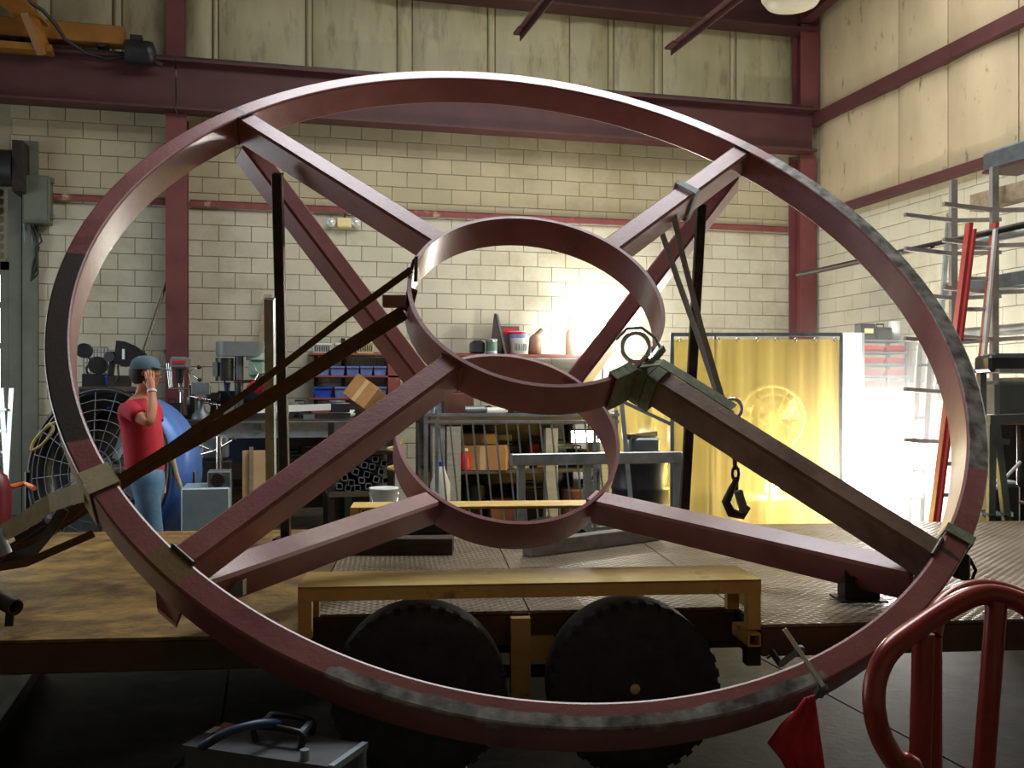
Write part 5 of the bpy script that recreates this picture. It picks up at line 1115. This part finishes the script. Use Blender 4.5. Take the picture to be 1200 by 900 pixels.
# glowing balls added to burn out the bright patches
def glare_ball(c, r, label, zs_, power, colr):      # added glowing ball lights its surroundings: power in watts over its surface
    t = thing('glare_source', label, 'flash', c); MB().ball(c, r, 16).build('glow_ball', emis('glare_glow', colr, power / (math.pi * 4 * math.pi * r * r)), t); MB().cyl(V((c.x, c.y, zs_)), c, .012).build('ball_stand', darksteel, t); return t
aB = thing('torch_bench', 'welding bench against rear wall right of the can shelf', 'bench', toz(onY(735, 500, 12.2), 0))
MB().px(690, 452, 786, 457, 12.1, .8).build('top', darksteel, aB)
for x_ in (694, 783):
    for yy in (12.15, 12.8): MB().box((onY(x_, 460, 12.1).x, yy, .75), (.06, .06, 1.5)).build('leg', darksteel, aB)
glare_ball(GLARE_B, .10, 'added dazzling white glow on rear wall seen through upper hub ring', onY(745, 452, 12.1).z, 200, (1, .96, .84))
# ================================================================ right: yellow welding curtain
CD = 9.55
def cpt(px, py, D=CD): return P(px, py, D)
cu = thing('welding_curtain', 'translucent yellow welding curtain hung on a grey frame', 'curtain', toz(cpt(886, 600), 0))
ztop = cpt(886, 394).z; n = 44; rows = []
vs = []; 
for j in range(7):
    for i in range(n + 1):
        px = 790 + (983 - 790) * i / n; p = cpt(px, 400, CD + .012 * math.sin(i * .85) * (.6 + .4 * j / 6) + .006 * math.sin(i * 2.3)); p.z = .12 + (ztop - .03 - .12) * (1 - j / 6); vs.append(p)
MB().add(vs, [(j * (n + 1) + i, j * (n + 1) + i + 1, (j + 1) * (n + 1) + i + 1, (j + 1) * (n + 1) + i) for j in range(6) for i in range(n)], True).build('sheet', curtm, cu)
for i in range(0, 9): q = cpt(796 + i * 22.8, 398, CD - .03); MB().lathe([(.012, -.004), (.02, -.004), (.02, .004), (.012, .004)], q, -CF, 12, True).build('grommet', chrome, cu)
MB().bar(cpt(786, 392), cpt(986, 392), .035, .035).build('top_rail', greysteel, cu)
for px in (787.5, 985): q = cpt(px, 392); MB().bar(toz(q, .0), q, .035, .035, CF).build('post', greysteel, cu); MB().bar(toz(q - CF * .3, .02), toz(q + CF * .3, .02), .04, .04).build('foot', greysteel, cu)
for px in (838,): q = cpt(px, 394, CD + .06); MB().bar(toz(q, 0), q, .02, .02, CF).build('post', darksteel, cu)
cu2 = thing('welding_curtain', 'smaller yellow welding curtain wing going back at left of the large one', 'curtain', toz(P(755, 600, 10.4), 0))
p0, p1 = cpt(786, 470, CD + .1), P(722, 470, 11.6); n = 20; vs = []
for j in range(5):
    for i in range(n + 1):
        p = p0.lerp(p1, i / n) + CR * .03 * math.sin(i * 1.1); p.z = .1 + (1.43 - .1) * (1 - j / 4); vs.append(p)
MB().add(vs, [(j * (n + 1) + i, j * (n + 1) + i + 1, (j + 1) * (n + 1) + i + 1, (j + 1) * (n + 1) + i) for j in range(4) for i in range(n)], True).build('sheet', curtm, cu2)
MB().bar(toz(p0, 1.44), toz(p1, 1.44), .03, .03).build('top_rail', galv, cu2); MB().bar(toz(p1, 0), toz(p1, 1.44), .03, .03, CF).build('post', galv, cu2)
# drum and tray behind the wing
dr = thing('oil_drum', 'dark oil drum with tray seen beside the yellow curtain wing', 'drum', toz(P(750, 600, 9.4), 0)); q = toz(P(750, 600, 9.4), 0)
MB().lathe([(0, 0), (.27, 0), (.275, .02), (.27, .04), (.27, .29), (.28, .31), (.27, .33), (.27, .57), (.28, .59), (.27, .61), (.27, .85), (.278, .87), (.26, .88), (0, .87)], q, n=32).build('barrel', blacks, dr)
MB().box(q + V((0, 0, .9)), (.5, .4, .04)).build('tray', darksteel, dr); MB().box(q + V((.03, 0, 1.0)), (.3, .24, .14), rt, .02).build('tool_tray', greysteel, dr); MB().bar(q + V((-.15, -.1, 1.08)), q + V((.18, .05, 1.1)), .05, .05).build('torch_grip', darksteel, dr)
tag(MB().bar(P(722, 467, 8.9), P(788, 498, 8.9), .05, .03).build('steel_bar', galv), 'bright steel bar sloping down to right under the sling', 'bar')
# pedestal fan behind the curtain
fq = P(905, 490, 10.15); pf = thing('pedestal_fan', 'round pedestal fan seen through the yellow curtain', 'fan', toz(fq, 0)); fr_ = .33
MB().tube([fq + (CR * math.cos(i / 40 * 6.28318) + CU * math.sin(i / 40 * 6.28318)) * fr_ for i in range(40)], .014, 8, True).build('guard_rim', whitep, pf)
for k in (1, 2, 3): MB().tube([fq - CF * .05 + (CR * math.cos(i / 32 * 6.28318) + CU * math.sin(i / 32 * 6.28318)) * fr_ * k / 4 for i in range(32)], .004, 5, True).build('guard_ring', whitep, pf)
for i in range(12): u = CR * math.cos(i / 12 * 6.28318) + CU * math.sin(i / 12 * 6.28318); MB().tube([fq - CF * .06 + u * .05, fq + u * fr_], .005, 5).build('guard_wire', whitep, pf)
mo = MB().cyl(fq - CF * .05, fq + CF * .2, .08, n=18).build('motor', whitep, pf)
for i in range(3):
    t_ = i * 2.094 + .5; u = CR * math.cos(t_) + CU * math.sin(t_); v_ = CF.cross(u); MB().prism([fq + u * .05 - v_ * .05, fq + u * .05 + v_ * .05, fq + u * .28 + v_ * .12 + CF * .04, fq + u * .3 - v_ * .08 - CF * .03], CF * .006).build('blade', whitep, mo)
MB().cyl(toz(fq + CF * .1, .04), fq + CF * .1, .02).build('pole', greysteel, pf); MB().lathe([(0, 0), (.26, 0), (.26, .02), (.05, .05), (0, .05)], toz(fq + CF * .1, 0), n=24).build('base', blackp, pf)
glare_ball(GLARE_C, .07, 'added bright yellow glow low behind the welding curtain', .4, 200, (1, .9, .7))
MB_ = thing('cutting_table', 'low cutting table behind the yellow curtain', 'table', toz(P(905, 600, 10.5), 0)); q = toz(P(905, 600, 10.6), 0)
MB().box(q + V((0, 0, .38)), (.9, .5, .04), rt).build('top', greysteel, MB_)
for sx_ in (-.4, .4):
    for sy2 in (-.2, .2): MB().box(q + rt @ V((sx_, sy2, .18)), (.05, .05, .36), rt).build('leg', greysteel, MB_)
# ---------------------------------------------------------------- white glare: table and blanket added to burn out white, and white screen
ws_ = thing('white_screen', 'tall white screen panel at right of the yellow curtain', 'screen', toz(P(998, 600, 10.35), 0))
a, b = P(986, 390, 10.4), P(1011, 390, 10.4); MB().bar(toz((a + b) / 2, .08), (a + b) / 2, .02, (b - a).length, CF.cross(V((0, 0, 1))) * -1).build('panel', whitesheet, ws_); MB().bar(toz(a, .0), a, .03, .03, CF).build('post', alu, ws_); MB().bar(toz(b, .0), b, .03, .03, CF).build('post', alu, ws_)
wt_ = thing('glare_table', 'added table under a white blanket, filling the glare right of curtain', 'table', toz(P(1050, 600, 10.5), 0)); q = toz(P(1052, 600, 10.7), 0)
MB().box(q + V((0, 0, .9)), (1.2, .8, .05), rt).build('top', wooddk, wt_)
for sx_ in (-.5, .5):
    for sy2 in (-.35, .35): MB().box(q + rt @ V((sx_, sy2, .44)), (.06, .06, .88), rt).build('leg', wooddk, wt_)
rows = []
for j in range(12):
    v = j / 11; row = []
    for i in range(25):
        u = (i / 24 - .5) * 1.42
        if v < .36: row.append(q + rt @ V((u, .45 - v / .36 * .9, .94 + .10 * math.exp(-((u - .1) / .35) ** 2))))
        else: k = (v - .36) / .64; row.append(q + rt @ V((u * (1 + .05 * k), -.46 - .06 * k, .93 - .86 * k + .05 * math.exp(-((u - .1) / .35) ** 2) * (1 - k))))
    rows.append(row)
bo = tag(cloth('glare_sheet', rows, whitesheet, .03, 4).build('glare_sheet', whitesheet), 'added white blanket draped over the table to carry the glare', 'blanket')
glare_ball(GLARE_A, .13, 'added dazzling white glow at covered table right of the curtain', 1.0, 600, (1, .97, .9))
# ---------------------------------------------------------------- shelf with red bins
BY = 10.45
rs_ = thing('bin_rack', 'grey steel rack with rows of red bins near right corner', 'rack', toz(onY(1038, 470, BY), 0)); a, b = onY(1011, 420, BY), onY(1064, 420, BY)
zrow = [onY(1038, y_, BY).z for y_ in (398, 412, 426, 440, 454, 468)]
for x_ in (a.x, b.x):
    for yy in (BY + .02, BY + .4): MB().box((x_, yy, zrow[0] / 2), (.04, .04, zrow[0])).build('post', greysteel, rs_)
for z in zrow: MB().box(((a.x + b.x) / 2, BY + .21, z - .012), (b.x - a.x, .42, .024)).build('shelf', greysteel, rs_)
nm_ = ('top', 'second', 'third', 'bottom')
for r in range(4):
    for c_, (f0, f1, d) in enumerate(((.03, .5, 'left'), (.53, .97, 'right'))):
        x0 = 1011 + 53 * f0; x1 = 1011 + 53 * f1; zb = zrow[r + 1]
        bin_(x0, (405, 419, 433, 447)[r] + 0, x1, 0, BY + .03, redp, 'red bin, %s one in the %s row of the rack' % (d, nm_[r]), zb, 'red bins in the rack')
q = V((onY(1025, 398, BY).x, BY + .1, zrow[0])); t = thing('radio', 'black radio case on the left of the bin rack top', 'radio', q); MB().box(q + V((0, .1, .1)), (.2, .16, .2), None, .015).build('case', blackp, t); MB().box(q + V((0, .018, .11)), (.12, .01, .06)).build('dial_panel', cream, t)
q = V((onY(1043, 398, BY).x, BY + .1, zrow[0])); t = thing('tool_case', 'dark tool case in the middle of the bin rack top', 'case', q); MB().box(q + V((0, .1, .08)), (.22, .2, .16), None, .02).build('body', blacks, t); MB().tube([q + V((-.05, .1, .16)), q + V((-.05, .1, .2)), q + V((.05, .1, .2)), q + V((.05, .1, .16))], .01, 6).build('handle', blackp, t)
q = V((onY(1059, 398, BY).x, BY + .1, zrow[0])); t = thing('paper_roll', 'white paper roll on the right of the bin rack top', 'paper roll', q); MB().lathe([(.02, 0), (.07, 0), (.07, .24), (.02, .24)], q + V((0, .08, 0)), n=20, closed=True).build('roll', whitep, t); MB().lathe([(.018, 0), (.02, 0), (.02, .25), (.018, .25)], q + V((0, .08, 0)), n=14, closed=True).build('core', card, t)
tag(MB().px(1012, 470, 1064, 490, BY, .4, 0).build('blue_cabinet', blued), 'blue cabinet below the red bin rack, partly lost in glare', 'cabinet')

# ================================================================ right wall: pipe rack, ladders, goods
RX = 6.0
pk = thing('cantilever_rack', 'tall steel cantilever pipe rack along the right wall', 'rack', toz(onX(1118, 460, RX), 0))
ups = []
for px, yt in ((1117, 211), (1165, 196)):
    q = onX(px, yt, RX); ups.append(q); MB().bar(toz(q, 0), q, .055, .06, CF).build('upright', rackgrey, pk); MB().box(toz(q, .03), (1.1, .1, .06)).build('foot', greysteel, pk)
for q in ups:
    for z in (3.05, 2.75, 2.35, 1.95, 1.5, 1.05):
        for s in (-1, 1): MB().bar((q.x, q.y, z), (q.x + s * .5, q.y, z + .03), .035, .035).build('arm', rackgrey, pk)
def stock(name, label, X, z, y0, y1, wd, ht, m, kind='bar'):
    mb = MB()
    if kind == 'bar': mb.bar((X, y0, z), (X, y1, z), wd, ht, bev=.004)
    else: mb.lathe([(wd / 2, 0), (wd / 2, y1 - y0), (wd / 2 * .8, y1 - y0), (wd / 2 * .8, 0)], (X, y0, z), (0, 1, 0), 16, True)
    return tag(mb.build(name, m), label, 'stock', 'stock on the cantilever rack')
y0_, y1_ = 5.2, ups[0].y + .9
y1s = ups[0].y - .05
stock('timber_beam', 'pale square timber lying on the rack at right edge', RX + .16, 3.19, 5.4, ups[0].y - .1, .14, .15, wood)
stock('pipe_length', 'thick bright pipe below the pale timber on the rack', RX + .2, 2.88, 5.2, ups[0].y + .2, .12, .12, galv, 'pipe')
stock('pipe_length', 'dark thin pipe reaching far left from the rack', RX - .22, 2.82, 6.0, ups[0].y + 2.3, .055, .055, darksteel, 'pipe')
stock('channel_length', 'steel channel stacked at mid height of the rack', RX + .22, 2.46, 5.0, ups[0].y + .3, .2, .12, greysteel)
stock('pipe_length', 'pale pipe on the fourth arm of the rack', RX + .3, 2.05, 5.0, ups[0].y + .2, .1, .1, alu, 'pipe')
stock('plank_length', 'pale plank on the fifth arm level of the rack', RX + .2, 1.6, 5.4, ups[0].y + .3, .3, .05, wood)
stock('timber_beam', 'dark timber on the low arms of the rack', RX + .26, 1.17, 5.4, ups[0].y + .2, .2, .14, wooddk)
q = onX(1160, 190, RX + .1); sb = thing('box_beam', 'grey and red box beam end sticking out on top of the rack', 'beam', q); e = V((0, -1, 0))
zt_ = ups[1].z
a = V((q.x, q.y + .1, zt_ + .10)); MB().box(a + V((.18, -1.4, 0)), (.36, 2.8, .18), None, .02).build('tube', greysteel, sb); MB().box(a + V((.18, -1.4, -.085)), (.364, 2.79, .02)).build('red_underside', beamred, sb)
# red fibreglass extension ladder
ld = thing('red_ladder', 'red fibreglass extension ladder leaning on the pipe rack', 'ladder', toz(P(1110, 640, 7.95), 0))
def LP(s, t_): # s -1..1 across, t 0 bottom..1 top
    bot = P(1085 + (s + 1) * 21, 660, 7.95); top = P(1136 + (s + 1) * 15, 262, 8.05); bot.z = .02; return bot.lerp(top, t_)
for s in (-1, 1):
    MB().bar(LP(s, 0), LP(s, 1), .03, .085, CF).build('rail', ladderred, ld)
    MB().bar(LP(s, 0) - CF * .06 + CR * -.02 * s, LP(s, .98) - CF * .06 + CR * -.02 * s, .05, .02, CR).build('rail_face', whitep if s > 0 else ladderred, ld); MB().box(LP(s, .01), (.06, .1, .05)).build('foot', rubber, ld)
for k in range(11): MB().cyl(LP(-1, .05 + k * .088), LP(1, .05 + k * .088), .018).build('rung', alu, ld)
ld2 = thing('aluminium_ladder', 'narrow aluminium step ladder left of the red ladder', 'ladder', toz(P(1072, 620, 9.4), 0))
for x0, x1 in ((1078, 1062), (1090, 1078)): MB().bar(P(x0, 405, 9.6), toz(P(x1, 640, 9.3), .01), .05, .025, CF).build('rail', alu, ld2)
for k in range(7): t_ = .1 + k * .13; MB().bar(P(1078, 405, 9.6).lerp(toz(P(1062, 640, 9.3), .01), t_), P(1090, 405, 9.6).lerp(toz(P(1078, 640, 9.3), .01), t_), .07, .025).build('tread', alu, ld2)
tag(MB().bar(toz(P(1084, 640, 9.9), .0), P(1112, 250, 10.2), .04, .04, CF).build('steel_bar', galv), 'long grey bar leaning on the rack beside the red ladder', 'bar')
# low things at the right edge
wb_ = thing('side_bench', 'aluminium plank bench loaded with dark cases at the right edge', 'bench', toz(P(1185, 600, 7.72), 0))
a, b = P(1158, 435, 7.72), P(1240, 435, 7.72); MB().bar(a, b, .35, .03).build('plank', alu, wb_); 
for p in (a, b): MB().bar(toz(p + CF * .1, 0), p + CF * .1, .05, .05, CF).build('leg', greysteel, wb_)
q = P(1190, 425, 7.72); t = thing('long_case', 'dark blue-grey long case lying on the plank bench at right', 'case', q); MB().box(q + V((.05, 0, -.01)), (.62, .26, .13), rt, .02).build('body', blacks, t); MB().box(q + V((.05, 0, .06)), (.5, .2, .02), rt).build('lid_rib', greyp, t)
q = P(1186, 468, 7.9); t = thing('machine_cover', 'grey machine cover below the plank bench at right', 'machine', toz(q, 0)); MB().box(q + V((.1, .1, 0)), (.42, .28, .30), rt, .03).build('cover', greyp, t); MB().box(toz(q + V((.1, .1, 0)), (q.z - .18) / 2), (.4, .3, q.z - .18), rt).build('stand', darksteel, t)
q = P(1198, 492, 7.5); t = thing('round_table', 'round table with orange rim at right edge', 'table', toz(q, 0)); MB().lathe([(0, .0), (.3, 0), (.3, .03), (0, .03)], q - V((0, 0, .02)), n=36).build('top', greenp, t); MB().lathe([(.3, -.03), (.315, -.03), (.315, .02), (.3, .02)], q, n=36, closed=True).build('rim_band', orangehose, t); MB().cyl(toz(q, .02), q - V((0, 0, .02)), .04).build('stem', darksteel, t); MB().lathe([(0, 0), (.085, 0), (.085, .02), (0, .03)], toz(q, 0), n=24).build('base', darksteel, t)
sh_ = thing('saw_horse', 'grey steel saw horse at right edge behind the deck', 'trestle', toz(P(1180, 600, 7.12), 0))
for x0, x1 in ((1166, 1190), (1162, 1160)): MB().bar(P(x0, 492, 7.12), toz(P(x1, 560, 7.1), .02), .05, .05, CF).build('leg', greysteel, sh_)
MB().bar(P(1158, 514, 7.12), P(1182, 518, 7.12), .04, .04).build('cross_bar', greysteel, sh_); MB().bar(P(1158, 492, 7.12), P(1215, 490, 7.12), .07, .07).build('top_bar', greysteel, sh_); MB().bar(P(1215, 492, 7.12), toz(P(1222, 560, 7.1), .02), .05, .05, CF).build('leg', greysteel, sh_)
q = toz(P(1198, 600, 8.0), 0); t = thing('rusty_drum', 'rusty brown drum at the far right edge', 'drum', q); zt_ = P(1198, 545, 8.0).z; MB().lathe([(0, 0), (.17, 0), (.17, zt_ * .3), (.176, zt_ * .33), (.17, zt_ * .36), (.17, zt_ - .02), (.178, zt_), (.15, zt_ - .01), (0, zt_ - .03)], q, n=28).build('barrel', mat('rust_brown', '6e4634', '865844', 6, .7), t)
q = P(1172, 586, 6.45); q.z = TZ + .002 if False else q.z; t = thing('wire_feeder', 'black wire feeder machine on the floor at right, white lance', 'machine', toz(P(1165, 590, 7.45), 0)); q = toz(P(1165, 590, 7.45), 0); zt_ = P(1172, 566, 7.45).z
MB().box(q + V((0, 0, zt_ / 2)), (.26, .3, zt_), rt, .02).build('case', blackp, t); MB().box(q + V((0, -.03, zt_ + .012)), (.2, .2, .03), rt, .008).build('cover', whitep, t); MB().tube([q + V((.05, -.15, zt_ - .12)), q + V((.14, -.2, zt_ - .14)), q + V((.2, -.2, zt_ - .2))], .012, 6).build('lead', rope, t); MB().cyl(P(1162, 577, 7.25), P(1196, 541, 7.25), .012).build('lance', whitep, t)
tag(cloth('grey_rag', [[onz(1150 + 38 * i / 8, 600 + 2.2 * j, TZ) + V((0, 0, .012 + .012 * math.sin(i * 1.9 + j))) for i in range(9)] for j in range(4)], greyp, .01, 3, .004).build('grey_rag', greyp), 'grey rag lying on the trailer deck at right', 'rag')

# ================================================================ scattering haze added for lens bloom round the glowing balls
def glow_volume(name, c, r, dens, label):
    m = bpy.data.materials.new(name + '_volume'); m.use_nodes = True; nt = m.node_tree; N = nt.nodes; L = nt.links; N.remove(N['Principled BSDF'])
    g = N.new('ShaderNodeNewGeometry'); d = N.new('ShaderNodeVectorMath'); d.operation = 'DISTANCE'; L.new(g.outputs['Position'], d.inputs[0]); d.inputs[1].default_value = c
    mr = N.new('ShaderNodeMapRange'); mr.inputs[1].default_value = 0; mr.inputs[2].default_value = r; mr.inputs[3].default_value = 1; mr.inputs[4].default_value = 0; L.new(d.outputs['Value'], mr.inputs[0])
    p = N.new('ShaderNodeMath'); p.operation = 'POWER'; p.inputs[1].default_value = 2.4; L.new(mr.outputs[0], p.inputs[0])
    k = N.new('ShaderNodeMath'); k.operation = 'MULTIPLY'; k.inputs[1].default_value = dens; L.new(p.outputs[0], k.inputs[0])
    v = N.new('ShaderNodeVolumeScatter'); v.inputs['Color'].default_value = (.97, .97, .96, 1); v.inputs['Anisotropy'].default_value = .2; L.new(k.outputs[0], v.inputs['Density']); L.new(v.outputs[0], N['Material Output'].inputs['Volume'])
    lo = V((c.x - r, c.y - r, max(c.z - r, .01))); hi = V((min(c.x + r, WX - .02), min(c.y + r, WY - .02), c.z + r))
    o = MB().box((lo + hi) / 2, hi - lo).build(name, m); tag(o, label, 'haze', None, 'stuff'); return o
glow_volume('bloom_haze', GLARE_A, 2.1, .9, 'pale added haze for the bloom round the covered table')
glow_volume('bloom_haze', GLARE_B, 1.3, .8, 'pale added haze for the bloom in front of rear wall')
